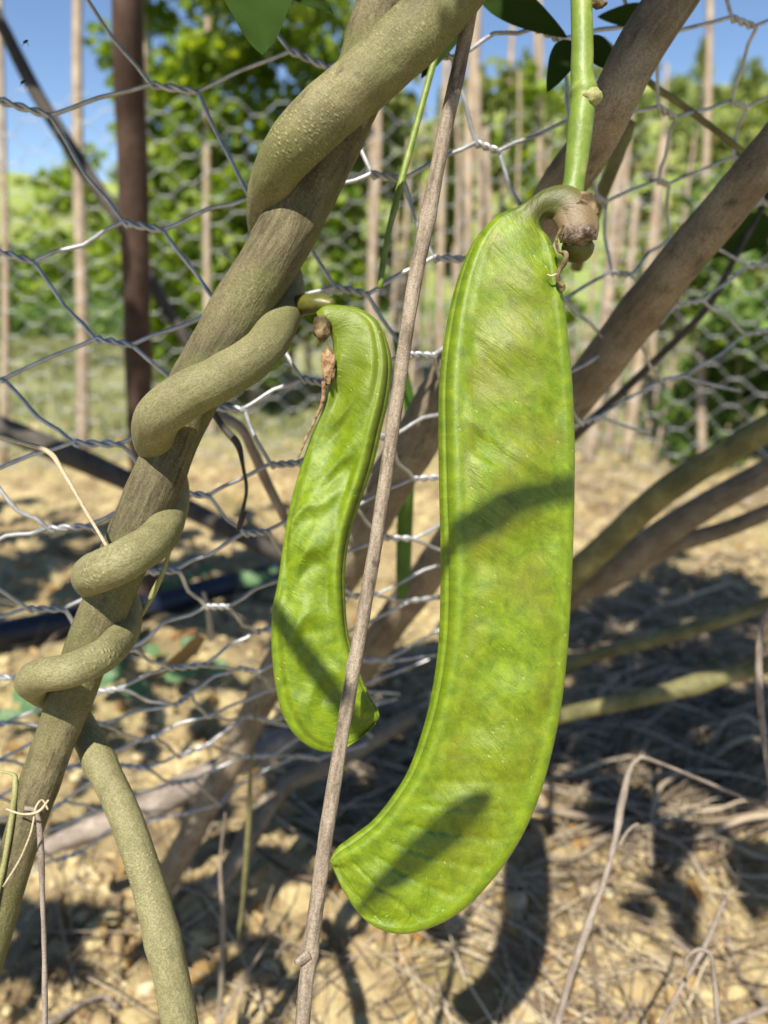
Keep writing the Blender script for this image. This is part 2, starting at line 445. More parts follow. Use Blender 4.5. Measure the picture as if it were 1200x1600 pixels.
def ground_mat():
    s = NT('clay_soil')
    tc = s.n('ShaderNodeTexCoord').outputs['Object']
    geo = s.n('ShaderNodeNewGeometry').outputs['Position']
    sep = s.n('ShaderNodeSeparateXYZ'); s.l(geo, sep.inputs[0])
    a = s.noise(geo, 9, 5, .65, .4); b = s.noise(geo, 60, 5, .65); c = s.noise(geo, 3, 3, .5)
    col = s.ramp(a, [(.28, (.12, .08, .045)), (.43, (.31, .235, .125)), (.58, (.50, .405, .215)), (.78, (.64, .55, .33))])
    col = s.mix(s.math('MULTIPLY', s.ramp(b, [(.35, (1, 1, 1)), (.52, (0, 0, 0))]), .65), col, (.22, .155, .09))
    col = s.mix(s.math('MULTIPLY', s.ramp(c, [(.5, (0, 0, 0)), (.66, (1, 1, 1))]), .5), col, (.30, .27, .10))
    # pale dry grass field further out
    nn = s.noise(geo, 1.6, 4, .6)
    gcol = s.ramp(s.noise(geo, 2.3, 5, .7), [(.3, (.14, .17, .07)), (.5, (.26, .27, .13)), (.7, (.36, .34, .19))])
    yf = s.math('ADD', sep.outputs[1], s.math('MULTIPLY', nn, 1.1))
    col = s.mix(s.n('ShaderNodeMapRange').outputs[0] if False else s.ramp(s.math('MULTIPLY', yf, .1), [(.265, (0, 0, 0)), (.325, (1, 1, 1))]), col, gcol)
    far = s.ramp(s.math('MULTIPLY', yf, .05), [(.42, (0, 0, 0)), (.60, (1, 1, 1))])
    col = s.mix(far, col, (.11, .19, .035))
    h = s.math('ADD', s.noise(geo, 45, 6, .7), s.math('MULTIPLY', s.noise(geo, 200, 4, .7), .4))
    return s.done(s.principled(col, .95, s.bump(h, .9, .008), spec=.15))
M['ground'] = ground_mat()

def clod_mat():
    s = NT('clod'); r = s.attr('rnd').outputs['Fac']; tc = s.attr('tc').outputs['Vector']
    n = s.noise(tc, 70, 5, .65)
    f = s.math('ADD', s.math('MULTIPLY', r, .65), s.math('MULTIPLY', n, .4))
    col = s.ramp(f, [(.15, (.21, .14, .08)), (.4, (.37, .28, .145)), (.6, (.53, .425, .22)), (.8, (.64, .55, .35)), (.95, (.46, .42, .38))])
    return s.done(s.principled(col, .95, s.bump(s.noise(tc, 260, 5, .7), .8, .0025), spec=.15))
M['clod'] = clod_mat()

def litter_mat():
    s = NT('litter'); r = s.attr('rnd').outputs['Fac']; tc = s.attr('tc').outputs['Vector']
    n = s.noise(tc, 60, 3, .6)
    f = s.math('ADD', s.math('MULTIPLY', r, .75), s.math('MULTIPLY', n, .3))
    col = s.ramp(f, [(.15, (.09, .065, .045)), (.4, (.22, .17, .12)), (.65, (.38, .31, .22)), (.9, (.58, .50, .35))])
    return s.done(s.principled(col, .8, spec=.25))
M['litter'] = litter_mat()

def hill_mat():
    s = NT('hill_grass'); geo = s.n('ShaderNodeNewGeometry').outputs['Position']
    n = s.noise(geo, .35, 6, .7)
    n2 = s.noise(geo, .09, 3, .6)
    col = s.ramp(n, [(.3, (.13, .19, .045)), (.5, (.25, .32, .08)), (.7, (.36, .40, .13))])
    col = s.mix(s.ramp(n2, [(.45, (0, 0, 0)), (.6, (.6, .6, .6))]), col, (.24, .25, .08))
    return s.done(s.principled(col, .9, s.bump(n, 1, .5), spec=.15))
M['hill'] = hill_mat()

# ------------------------------------------------------------------ ground
def grow(a, start, fac, end):
    out = [a]; st = start
    while out[-1] < end: out.append(out[-1] + st); st *= fac
    return out
xs = np.arange(-1.0, 1.0, .009); gx = np.array(grow(1.0, .012, 1.12, 320))
xs = np.concatenate([-gx[::-1], xs, gx])
ys = np.arange(.30, 1.9, .009); ys = np.concatenate([-np.array(grow(-.30, .03, 1.3, 60))[::-1], ys, np.array(grow(1.9, .012, 1.08, 420))])
X, Y = np.meshgrid(xs, ys)
Z = terrain(X, Y)
V = np.stack([X, Y, Z], -1).reshape(-1, 3)
ny, nx = X.shape
idx = np.arange(nx * ny).reshape(ny, nx)
F = np.stack([idx[:-1, :-1], idx[:-1, 1:], idx[1:, 1:], idx[1:, :-1]], -1).reshape(-1, 4)
g = mesh_ob('ground', V, F, M['ground'], origin=np.zeros(3)); g['kind'] = 'structure'

# hillside behind the plots
def hill_z(x, y):
    rise = np.clip((y - 13) / 55, 0, 1)
    H = 8.6 + 7.5 / (1 + np.exp(-(x - 8) / 7.0)) + 1.0 * np.sin(x * .11 + 1)
    z = H * (rise ** 1.15) + 1.6 * fbm(x * .12, y * .12, 3, 31) * np.clip(rise * 4, 0, 1)
    z = z - np.clip((y - 72) / 30, 0, 1) ** 2 * 5
    return z - .25 * (1 - np.clip((y - 13) / 3, 0, 1))
hx = np.linspace(-110, 110, 150); hy = np.concatenate([np.linspace(12.5, 80, 90), np.linspace(82, 140, 20)])
X, Y = np.meshgrid(hx, hy); Z = hill_z(X, Y)
V = np.stack([X, Y, Z], -1).reshape(-1, 3); ny, nx = X.shape
idx = np.arange(nx * ny).reshape(ny, nx)
F = np.stack([idx[:-1, :-1], idx[:-1, 1:], idx[1:, 1:], idx[1:, :-1]], -1).reshape(-1, 4)
h_ = mesh_ob('hillside', V, F, M['hill'], origin=np.zeros(3)); h_['kind'] = 'structure'

# ------------------------------------------------------------------ leaves in bulk
def leaf_quads(C, size, up_bias=.4, face=None, rr=None, jitter=.6):
    "one folded pointed leaf (two quads) per centre"
    n = len(C)
    d = rng.normal(size=(n, 3)); d[:, 2] -= .3; d /= np.linalg.norm(d, axis=1)[:, None]
    nn = rng.normal(size=(n, 3)) * jitter
    nn += np.array([0, -.5, .8]) * (1 if up_bias else 0)
    s = np.cross(d, nn); s /= np.linalg.norm(s, axis=1)[:, None] + 1e-9
    up = np.cross(s, d)
    ln = size * rng.uniform(.6, 1.25, n)[:, None]; w = ln * rng.uniform(.28, .42, n)[:, None]
    base = C - d * ln * .5; tip = C + d * ln * .5 - up * ln * .1
    l1 = C - d * ln * .14 + s * w + up * w * .25; r1 = C - d * ln * .14 - s * w + up * w * .25
    l2 = C + d * ln * .2 + s * w * .7 + up * w * .1; r2 = C + d * ln * .2 - s * w * .7 + up * w * .1
    mid = C - up * w * .05
    V = np.stack([base, l1, l2, tip, r2, r1], 1).reshape(-1, 3)
    i = np.arange(n)[:, None] * 6
    F = np.concatenate([i + np.array([[0, 1, 2, 3]]), i + np.array([[0, 3, 4, 5]])], 0)
    r = rng.random(n) if rr is None else rr
    return V, F, np.repeat(r, 6)

def foliage(name, C, size, mat, parent=None, origin=None, jitter=.6, rr=None):
    V, F, R = leaf_quads(C, size, jitter=jitter, rr=rr)
    o = mesh_ob(name, V, F, mat, parent, False, {'rnd': R, 'tc': V}, origin)
    o['kind'] = 'stuff'
    return o

def blobs(centers, radii, n, shell=.5):
    k = rng.integers(0, len(centers), n)
    d = rng.normal(size=(n, 3)); d /= np.linalg.norm(d, axis=1)[:, None]
    r = rng.random(n) ** shell
    return np.asarray(centers)[k] + d * r[:, None] * np.asarray(radii)[k]

# --- hillside trees and scrub (kinds built once, copied)
def make_tree(name, kind, h, label, cat, group, mat, nl, leaf):
    t = thing(name, (0, 0, 0), label, cat, group)
    tube('trunk', [(0, 0, -.3, .12 * h / 5), (.05 * h, 0, h * .3, .09 * h / 5), (0, 0, h * .75, .04 * h / 5)], M['post'], t, 6, 2, world_pts=True, lump=0)
    if kind == 'conical':
        cs = [(rng.normal() * .04 * h, rng.normal() * .04 * h, h * (.25 + .72 * k / 11)) for k in range(12)]
        rs = [np.array([1, 1, .7]) * h * (.27 * (1 - k / 12.5)) for k in range(12)]
    else:
        cs = [(rng.normal() * .20 * h, rng.normal() * .2 * h, h * rng.uniform(.35, .85)) for k in range(11)]
        rs = [np.array([1, 1, .8]) * h * rng.uniform(.13, .24) for k in range(11)]
    foliage('crown', blobs(cs, rs, nl, .45), leaf, mat, t)
    return t
def dup(root, loc, rz=0, sc=1.0, label=None):
    r = root.copy(); COL.objects.link(r); r.location = tuple(float(a) for a in loc); r.rotation_euler = (0, 0, rz); r.scale = (sc,) * 3
    if label: r['label'] = label
    for ch in root.children:
        c = ch.copy(); COL.objects.link(c); c.parent = r
    return r
TG = 'trees on the far hillside'; TL = 'green tree on the sunny hillside far behind the plots'
t1 = make_tree('hillside_tree', 'conical', 5, TL, 'tree', TG, M['leaf_hill'], 750, .42)
t2 = make_tree('hillside_tree', 'round', 4, TL, 'tree', TG, M['leaf_hill'], 750, .42)
SG = 'scrub bushes on the hillside'; SL = 'yellow-green bush on the lower hillside'
s1 = make_tree('hillside_bush', 'round', 1.8, SL, 'bush', SG, M['leaf_hill2'], 500, .25)
first = {id(t1): True, id(t2): True, id(s1): True}
def put(root, loc, rz, sc):
    if first.get(id(root)):
        first[id(root)] = False; root.location = tuple(float(a) for a in loc); root.rotation_euler = (0, 0, rz); root.scale = (sc,) * 3
    else: dup(root, loc, rz, sc)
for k in range(80):
    y = random.uniform(30, 70); x = random.uniform(-.05, .56) * y + random.uniform(-1, 1)
    put(random.choice([t1, t1, t2]), (x, y, hill_z(x, y) - .1), random.random() * 6, random.uniform(.35, .75))
for k in range(14):
    y = random.uniform(60, 68); x = random.uniform(-.56, -.05) * y
    put(t2, (x, y, hill_z(x, y) - .1), random.random() * 6, random.uniform(.25, .4))
for k in range(60):
    y = 27 + 36 * random.random() ** 1.1; x = random.uniform(-.58, .3) * y
    put(s1, (x, y, hill_z(x, y) - .1), random.random() * 6, random.uniform(.35, .8))

# hedge along the far edge of the field
for k, (px0, px1, d, hh, lab) in enumerate([
        (-40, 250, 10.5, .95, 'low dark hedge across the far edge of the grassy field at the left'),
        (250, 620, 10.0, 1.25, 'dark hedge behind the climbing beans in the middle distance')]):
    a = P(px0, 500, d); b = P(px1, 500, d)
    t = thing('hedge', ((a[0] + b[0]) / 2, (a[1] + b[1]) / 2, 0), lab, 'hedge')
    cs = [(a[0] + (b[0] - a[0]) * u, a[1] + random.uniform(-.3, .3), random.uniform(.1, hh * .8)) for u in np.linspace(0, 1, 26)]
    rs = [np.array([.35, .3, .3]) * random.uniform(.7, 1.25) for _ in cs]
    foliage('foliage', blobs(cs, rs, 3600, .4), .10, M['leaf_dark'], t)
    for j in range(4):
        x = a[0] + (b[0] - a[0]) * (j + .5) / 4
        tube('stem', [(x, a[1], 0, .02), (x + .05, a[1], hh * .5, .012)], M['post'], t, 5, 2, world_pts=True, lump=0)

# low crop rows and grass
C = np.stack([rng.uniform(-3.6, -1.2, 2600), rng.uniform(6.2, 8.0, 2600), rng.random(2600) ** 1.5 * .22], 1)
o = foliage('low_crop_row', C, .09, M['leaf_dark'], None, np.array([-2.4, 7.1, 0])); tag(o, 'low green crop rows in front of the far hedge at the left', 'crop plants')
def blades(n, xr, yr, h, w, name, label, mat=M['grass'], dens=None):
    x = rng.uniform(-1, 1, n) * 1.0; y = yr[0] + (yr[1] - yr[0]) * rng.random(n) ** .8
    x = x * (xr * y)
    if dens is not None:
        keep = vnoise(x * dens[0], y * dens[0], 77) > dens[1]; x, y = x[keep], y[keep]; n = len(x)
    z = terrain(x, y)
    a = rng.uniform(0, 6.28, n); hh = h * rng.uniform(.4, 1.3, n); lean = rng.normal(size=(n, 2)) * .45
    b = np.stack([x, y, z - .005], 1)
    s = np.stack([np.cos(a), np.sin(a), a * 0], 1) * w
    m = b + np.stack([lean[:, 0] * hh * .4, lean[:, 1] * hh * .4, hh * .6], 1)
    t = b + np.stack([lean[:, 0] * hh, lean[:, 1] * hh, hh * .95], 1)
    V = np.stack([b - s, b + s, m + s * .8, m - s * .8, t + s * .15, t - s * .15], 1).reshape(-1, 3)
    i = np.arange(n)[:, None] * 6
    F = np.concatenate([i + np.array([[0, 1, 2, 3]]), i + np.array([[3, 2, 4, 5]])], 0)
    o = mesh_ob(name, V, F, mat, None, False, {'rnd': np.repeat(rng.random(n), 6), 'tc': V}, np.array([0, yr[0], 0])); o['kind'] = 'stuff'
    return tag(o, label, 'grass')
blades(26000, .62, (2.35, 7.5), .07, .004, 'dry_grass', 'pale dry grass and low weeds growing over the middle field', dens=(2.2, .3))
blades(900, .55, (.5, 2.4), .035, .0012, 'short_grass', 'thin dry grass blades scattered on the clay soil', dens=(4, .55))

# ------------------------------------------------------------------ soil clods and straw litter
def ico(sub=1):
    import bmesh
    bm = bmesh.new(); bmesh.ops.create_icosphere(bm, subdivisions=sub, radius=1)
    v = np.array([x.co[:] for x in bm.verts]); f = np.array([[x.index for x in fc.verts] for fc in bm.faces]); bm.free(); return v, f
IV, IF = ico(2); IV0, IF0 = ico(1); IV1, IF1 = ico(3)
B = Batch()
for k in range(9000):
    u = random.random()
    y = .36 + 2.6 * u ** 1.7; x = random.uniform(-.62, .62) * y * 1.05 + random.uniform(-.05, .05)
    if vnoise(np.array([x * 5.]), np.array([y * 5.]), 3)[0] < .27: continue
    r = .0022 + .0115 * random.random() ** 3.2
    if random.random() < .012: r *= 1.8
    v = (IV if r > .008 else IV0).copy()
    v = v * (1 + .22 * rng.normal(size=(len(v), 1)) * (.5 if r > .008 else .8))
    for q in range(7):
        nn = rng.normal(size=3); nn /= np.linalg.norm(nn); hh = random.uniform(.45, .85)
        dd = np.maximum(0, v @ nn - hh); v = v - dd[:, None] * nn
    v = v * np.array([random.uniform(.8, 1.6), random.uniform(.8, 1.3), random.uniform(.5, 1.0)]) * r
    a = random.random() * 6.28; ca, sa = math.cos(a), math.sin(a)
    v = np.stack([v[:, 0] * ca - v[:, 1] * sa, v[:, 0] * sa + v[:, 1] * ca, v[:, 2] + v[:, 0] * random.uniform(-.4, .4)], 1)
    z = float(terrain(x, y))
    B.add(v + np.array([x, y, z - r * .05]), IF if r > .008 else IF0, min(1, max(0, .42 + .22 * rng.normal())))
o = B.build('soil_clods', M['clod'], smooth=False, origin=np.array([0, 1, 0])); o['kind'] = 'stuff'; tag(o, 'yellow-brown clay clods and pebbles loose on the ground', 'soil')

def bent(p0, az, ln, r, sag=.3, seg=5, lift=0.0, follow=True):
    k = rng.normal() * sag * 2.2
    pts = []
    x, y = p0
    a = az
    for i in range(seg + 1):
        z = float(terrain(x, y)) + r + .002
        pts.append([x, y, z]); a += k / seg; x += math.cos(a) * ln / seg; y += math.sin(a) * ln / seg
    pts = np.array(pts)
    s = np.linspace(0, 1, seg + 1)
    if lift: pts[:, 2] += lift * s ** 1.2
    pts[1:-1, 2] = np.maximum(pts[1:-1, 2], .6 * pts[1:-1, 2] + .2 * (pts[:-2, 2] + pts[2:, 2]))
    return pts
B = Batch()
for k in range(5200):
    u = random.random()
    y = .34 + 2.2 * u ** 1.5
    x = random.uniform(-.6, .62) * y * 1.05
    right = x / y > .1
    if not right and random.random() < .72: continue
    ln = random.uniform(.02, .07) if random.random() < .5 else random.uniform(.06, .2)
    r = random.uniform(.0004, .0011) * (1.6 if random.random() < .1 else 1)
    pts = bent((x, y), random.gauss(0, .9) + (math.pi if random.random() < .5 else 0) - .35, ln, r, .35, 4, random.choice([0, 0, .01, .03]))
    pts[:, 2] += random.uniform(0, .012)
    V, F, T, TC = tube_arrays(pts, np.linspace(r, r * .5, 5), 4, cap=False)
    B.add(V, F, random.random(), V)
o = B.build('straw_litter', M['litter'], origin=np.array([0, 1, 0])); o['kind'] = 'stuff'; tag(o, 'dry straw, stalks and bits of twig strewn over the clay', 'straw')

# fallen dry leaves, chips
C = np.stack([rng.uniform(-.6, .6, 260), rng.uniform(.38, 2.0, 260), np.zeros(260)], 1); C[:, 0] *= C[:, 1]; C[:, 2] = terrain(C[:, 0], C[:, 1]) + .008
o = foliage('fallen_leaves', C, .022, M['leaf_dry'], None, np.array([0, 1, 0]), jitter=.3); tag(o, 'small curled brown leaves fallen on the clay', 'fallen leaves')

# ------------------------------------------------------------------ stakes and climbing beans in the plot behind
def ground_row(px, d):
    "z=0 point under column px at depth d"
    k = (CH - d * math.sin(PITCH)) / (d * math.cos(PITCH)) * FPX + 800
    return P(px, k, d)
stakes = [  # px at y=0 level, px at foot, depth, radius m, height, label
    (3, 6, 2.3, .017, 'pale stake at the left edge of the picture'),
    (124, 126, 2.4, .020, 'pale upright stake against the sky left of the dark post'),
    (226, 228, 2.7, .014, 'thin pale stake just behind the dark post'),
    (322, 330, 2.6, .017, 'tall tan stake in front of the leafy climber between post and vine'),
    (412, 398, 3.0, .019, 'pale stake seen just left of the twisted vine'),
    (480, 455, 3.2, .018, 'stake rising behind the top of the twisted vine'),
    (585, 575, 2.9, .022, 'broad stake seen between vine and grey stick'),
    (610, 640, 3.6, .020, 'leaning stake behind the grey stick, its foot further right'),
    (704, 680, 3.0, .022, 'tan stake just right of the grey stick'),
    (742, 722, 2.7, .024, 'thick tan stake beside the top of the large pod'),
    (800, 770, 3.3, .022, 'stake behind the upper left of the large pod'),
    (835, 850, 3.5, .018, 'stake behind the pod stalk'),
    (1008, 925, 2.3, .018, 'leaning stake right beside the woody knob of the large pod'),
    (1030, 950, 2.5, .018, 'second leaning stake right of the woody pod knob'),
    (1052, 975, 2.35, .017, 'leaning stake left of the broad shaded branch at the right'),
    (1075, 1012, 2.6, .015, 'last of the leaning stakes before the green hedge at the right'),
    (1105, 1098, 2.2, .013, 'slim dark-footed stake in front of the leafy hedge at the right')]
rs_ = random.Random(5)
wh = ['between vine and grey stick', 'left of the large pod', 'between the stalk and the broad branch', 'right of the large pod']
for k in range(26):
    q = rs_.uniform(545, 1040); d_ = rs_.uniform(2.3, 3.7)
    reg = wh[0] if q < 640 else wh[1] if q < 760 else wh[2] if q < 930 else wh[3]
    lean = rs_.uniform(-20, 20) + (rs_.uniform(40, 80) if q > 900 else 0)
    stakes.append((q + lean, q, d_, rs_.uniform(.006, .014), 'one of the thin weathered stakes crowded ' + reg))
for k, (p0, p1, d, r, lab) in enumerate(stakes):
    foot = ground_row(p1, d); top = P(p0, 0, d)
    top = top + (top - foot) * .12
    w = (top - foot)
    rows = [(*(foot + w * u + np.array([math.sin(u * 5 + k) * .008, 0, 0])), r * (1 - .25 * u)) for u in np.linspace(-.02, 1, 9)]
    if 12 <= k <= 15:
        rows = rows[:6]
    rows = [(*q[:3], q[3] * (.75 + .55 * ((k * 7) % 5) / 4)) for q in rows]
    if k > 16: rows = [(q[0] + .012 * math.sin(i * 1.3 + k), *q[1:]) for i, q in enumerate(rows[:rs_.choice([4, 5, 6, 7, 9])])]
    if 12 <= k <= 15: rows = [(q[0] + .03 * (k % 3 - 1) * (i / 5), *q[1:]) for i, q in enumerate(rows[:(6, 5, 7, 5)[k - 12]])]
    s = tube('garden_stake', rows, M['bamboo'], None, 8, 3, lump=.10, lscale=30, seed=k, world_pts=True)
    tag(s, lab, 'stake', 'stakes of the plot behind')

def climber(px, d, halfw, z0, z1, nl, size, mat, label, cat='climbing plant', dens=1.0, depthw=.18, name='climbing_bean'):
    base = ground_row(px, d)
    t = thing(name, (base[0], base[1], 0), label, cat)
    cs = []; rs = []
    m = int(16 * (z1 - z0))
    for k in range(m):
        z = z0 + (z1 - z0) * (k + random.random()) / m
        cs.append((base[0] + random.uniform(-1, 1) * halfw, base[1] + random.uniform(-1, 1) * depthw, z))
        rs.append(np.array([.16, .13, .12]) * random.uniform(.6, 1.2))
    foliage('foliage', blobs(cs, rs, nl, .45), size, mat, t)
    for j in range(3):
        x = base[0] + random.uniform(-.5, .5) * halfw
        rows = [(x + math.sin(u * 7 + j * 2) * .05, base[1] + math.cos(u * 6 + j) * .05, u * z1 * .95, .006 * (1.1 - u)) for u in np.linspace(0, 1, 9)]
        tube('stem', rows, M['olive'], t, 5, 2, lump=0, world_pts=True)
    return t
climber(270, 3.3, .12, .1, 1.45, 2000, .052, M['leaf_vine'], 'leafy climber just right of the dark post against the sky')
climber(355, 3.0, .22, .05, 1.75, 5200, .052, M['leaf_vine'], 'dense bright green climber around the tan stake left of the vine')
climber(470, 3.2, .22, .25, 1.75, 3600, .052, M['leaf_vine'], 'green climber behind the upper part of the twisted vine')
climber(560, 3.5, .25, .55, 1.7, 900, .07, M['leaf_pale'], 'loose pale climber between the vine and the grey stick')
climber(680, 3.6, .25, .35, 1.35, 1000, .07, M['leaf_pale'], 'loose climber with yellowing leaves right of the grey stick')
climber(810, 3.8, .28, .30, 1.40, 1100, .07, M['leaf_vine'], 'half bare climber on the stakes left of the pod stalk')
climber(1150, 2.3, .20, .0, .80, 3000, .05, M['leaf_dark'], 'dense dark green bush at the right edge behind the wire', 'bush', name='leafy_bush')
climber(1040, 3.2, .30, .30, 1.05, 1500, .055, M['leaf_pale'], 'pale leafy thicket behind the leaning stakes at the right', 'bush', name='leafy_bush')
climber(1190, 3.6, .32, .2, 1.30, 1700, .06, M['leaf_hill2'], 'yellow-green shrub rising above the bush at the right edge', 'bush', name='leafy_bush')
climber(130, 4.4, .20, .45, 1.15, 650, .065, M['leaf_vine'], 'bright leafy climber on the stakes left of the dark post')

# ------------------------------------------------------------------ hexagonal wire netting
obs = {(0, 0): (40, 168), (1, 0): (278, 141), (2, 0): (485, 88), (3, 0): (685, 87), (4, 0): (860, 50), (5, 0): (1010, 55), (6, 0): (1167, 33),
       (0, 1): (25, 401), (1, 1): (225, 357), (2, 1): (425, 320), (3, 1): (612, 280), (4, 1): (765, 228), (5, 1): (905, 196), (6, 1): (1040, 175), (7, 1): (1153, 169),
       (0, 2): (-20, 592), (1, 2): (182, 535), (2, 2): (378, 485), (3, 2): (552, 456), (4, 2): (703, 406), (5, 2): (845, 350), (6, 2): (940, 314), (7, 2): (1036, 283), (8, 2): (1160, 252),
       (1, 3): (158, 692), (2, 3): (365, 641), (3, 3): (490, 593), (4, 3): (660, 558), (6, 3): (868, 470), (7, 3): (975, 428), (8, 3): (1060, 373),
       (1, 4): (107, 822), (2, 4): (300, 774), (3, 4): (446, 725), (7, 4): (985, 540), (8, 4): (1080, 470),
       (1, 5): (77, 954), (2, 5): (262, 889), (3, 5): (403, 833), (7, 5): (920, 660), (8, 5): (1050, 590),
       (2, 6): (188, 1020), (3, 6): (347, 950), (4, 6): (480, 890), (1, 6): (15, 1062),
       (2, 7): (165, 1080), (3, 7): (293, 1040), (4, 7): (425, 985),
       (3, 8): (283, 1086), (4, 8): (385, 1052), (3, 9): (240, 1156), (4, 9): (332, 1116), (3, 10): (215, 1205), (4, 10): (310, 1165),
       (3, 11): (170, 1262), (4, 11): (280, 1222), (5, 11): (400, 1180), (4, 12): (220, 1290), (3, 12): (110, 1330), (8, 8): (1080, 800), (7, 8): (930, 850),
       (5, 9): (440, 1075), (6, 9): (560, 1030), (6, 12): (480, 1190)}
K = np.array(list(obs.keys()), float); VV = np.array(list(obs.values()), float)
def U(r2): return np.where(r2 > 0, r2 * np.log(r2 + 1e-12), 0)
n = len(K); A = np.zeros((n + 3, n + 3))
A[:n, :n] = U(((K[:, None] - K[None]) ** 2).sum(-1)) + np.eye(n) * .15
A[:n, n:] = np.c_[np.ones(n), K]; A[n:, :n] = A[:n, n:].T
W = np.linalg.solve(A, np.vstack([VV, np.zeros((3, 2))]))
def net_px(c, r):
    q = np.array([c, r], float); u = U(((K - q) ** 2).sum(-1))
    return u @ W[:n] + np.array([1, c, r]) @ W[n:]
def net_d(c, r):
    return .335 + .013 * max(0, c - 3) ** 1.35 + .009 * max(0, r - 3) ** 1.42 + .004 * math.sin(c * 1.9 + r * 1.1)
def net(c, r):
    x, y = net_px(c, r)
    k = 1 + 2.2 * min(1, max(0, (r - 5) / 4))
    x += k * (3 * math.sin(c * 5.1 + r * 2.3) + 2 * math.sin(r * 7.7 + c)); y += k * (2.2 * math.sin(c * 3.3 - r * 4.9) + 2 * math.sin(c * 9.1 + r * 1.7))
    return P(x, y, net_d(c, r))
WR = .00098
fence = thing('wire_fence', G(250, 1250), 'near galvanised hexagonal wire netting leaning behind the twisted vine and the pods', 'wire fence')
c_lo, c_hi, r_lo, r_hi = -1, 9, -1, 12
twist_cache = {}
def wr(c, r):
    return WR * (1 + .10 * math.sin(c * 3 + r * 5))
for fam in (0, 1):
    for r0 in range(r_lo - 5, r_hi + 1):
        pts = []
        for c in range(c_lo, c_hi + 1):
            r = r0 + ((c + fam) // 2)
            if r < r_lo or r > r_hi or (c >= 7 and r > 5):
                if len(pts) > 1:
                    break
                continue
            a = net(c - .17, r - .07); b = net(c + .17, r + .07)
            ax = b - a; ln = np.linalg.norm(ax); ax /= ln
            e1 = np.cross(ax, FW); e1 /= np.linalg.norm(e1); e2 = np.cross(ax, e1)
            # the wire that comes in from above lies above at the start and leaves above at the end
            from_above = ((c + fam) % 2 == 0)
            ph0 = math.pi / 2 if from_above else -math.pi / 2
            turns = 1.5
            for k in range(21):
                u = k / 20
                env = 1.0
                th = ph0 + turns * 2 * math.pi * u
                pts.append(a + ax * ln * u + (e1 * -math.sin(th) + e2 * math.cos(th)) * WR * .95)
            # sagging link to the next twist is left to the interpolation: add two soft points
            r2 = r0 + ((c + 1 + fam) // 2)
            if c < c_hi and r_lo <= r2 <= r_hi:
                nx_ = net(c + 1 - .17, r2 - .07)
                dv = nx_ - b
                wob = rng.normal(size=3) * .0012
                perp = np.cross(dv, FW); perp /= np.linalg.norm(perp)
                sgn = 1 if r2 == r else -1
                pts.append(b + dv * .22 + perp * .0012 * sgn); pts.append(b + dv * .5 + wob + perp * .0015 * sgn); pts.append(b + dv * .78 + perp * .0008 * sgn)
        if len(pts) < 25: continue
        pp = crom(np.array(pts), 2)
        # widen sampling in the links
        V, F, T, TC = tube_arrays(pp, np.full(len(pp), WR), 8, cap=False, seed=r0)
        mesh_ob('wire', V, F, M['wire'], fence, True, {'tc': TC})

# far netting on stakes behind the left plot
def flat_net(name, origin, dx, dz, nc, nr, pitch, rowh, label, wr_=.0014, shear=0.0):
    t = thing(name, origin, label, 'wire fence')
    B = Batch()
    dx = np.array(dx); dz = np.array(dz); org = np.array(origin)
    def pt(c, r): return org + dx * (c * pitch) + dz * ((r + (c % 2) * .5) * rowh) + np.array([0, .012 * math.sin(c * .7 + r), 0])
    hw = dx * pitch * .2
    for c in range(nc):
        for r in range(nr):
            p = pt(c, r)
            segs = [(p - hw, p + hw, 1.7)]
            if c < nc - 1:
                up = (r, r - 1) if c % 2 == 0 else (r, r + 1)
                for r2 in up:
                    if 0 <= r2 < nr: segs.append((p + hw, pt(c + 1, r2) - hw, 1.0))
            for a, b, k in segs:
                V, F, T, TC = tube_arrays(np.array([a, b]), np.array([wr_ * k] * 2), 4, cap=False)
                B.add(V, F, .5, TC)
    o = B.build('netting', M['wire'], t, True); o['kind'] = 'stuff'
    return t
a = ground_row(-60, 2.15)
flat_net('wire_fence', (a[0], a[1], 0.0), (1, .12, -.02), (0, 0, 1), 32, 15, .064, .068, 'far fine hexagonal wire netting across the plot at the left', .0011)
a = ground_row(860, 2.05)
flat_net('wire_fence', (a[0], a[1] , 0.0), (.9, -.42, 0), (0, 0, 1), 16, 12, .062, .066, 'second wire netting in front of the leafy bush at the right', .0009)

# ------------------------------------------------------------------ dark post, dead branches, hose
pst = [(198, -80, .84, 24), (200, 60, .87, 24), (206, 220, .93, 23), (211, 400, .99, 21.5), (216, 560, 1.05, 20), (221, 700, 1.12, 19), (228, 880, 1.22, 18), (232, 985, 1.27, 17)]
tag(tube('dark_post', pst, M['post'], None, 18, 8, .07, 25, 3, knots=((.28, .02, .06), (.6, .02, .05))), 'dark brown wooden post standing behind the near wire netting at the left', 'post')
tag(tube('dead_branch', [(-30, -20, 1.02, 7), (4, 42, 1.02, 10), (60, 150, 1.02, 11), (130, 262, 1.03, 12), (190, 350, 1.04, 12), (245, 455, 1.06, 10), (300, 545, 1.08, 9), (345, 610, 1.1, 7)],
         M['darktwig'], None, 10, 6, .12, 40, 5), 'slanting dark dead branch crossing behind the post under the sky at upper left', 'branch')
tag(tube('fallen_branch', [(-60, 640, 1.0, 17), (0, 668, 1.0, 17), (110, 712, 1.0, 18), (210, 757, 1.02, 16), (310, 803, 1.04, 15), (400, 848, 1.06, 13), (450, 875, 1.08, 10)],
         M['darktwig'], None, 12, 6, .1, 35, 6), 'dark shaded branch slanting low behind the vine at the left', 'branch')
hp = [G(px, py, .018) for px, py in ((-220, 1040), (-60, 1003), (80, 975), (220, 950), (350, 915), (450, 893), (560, 870))]
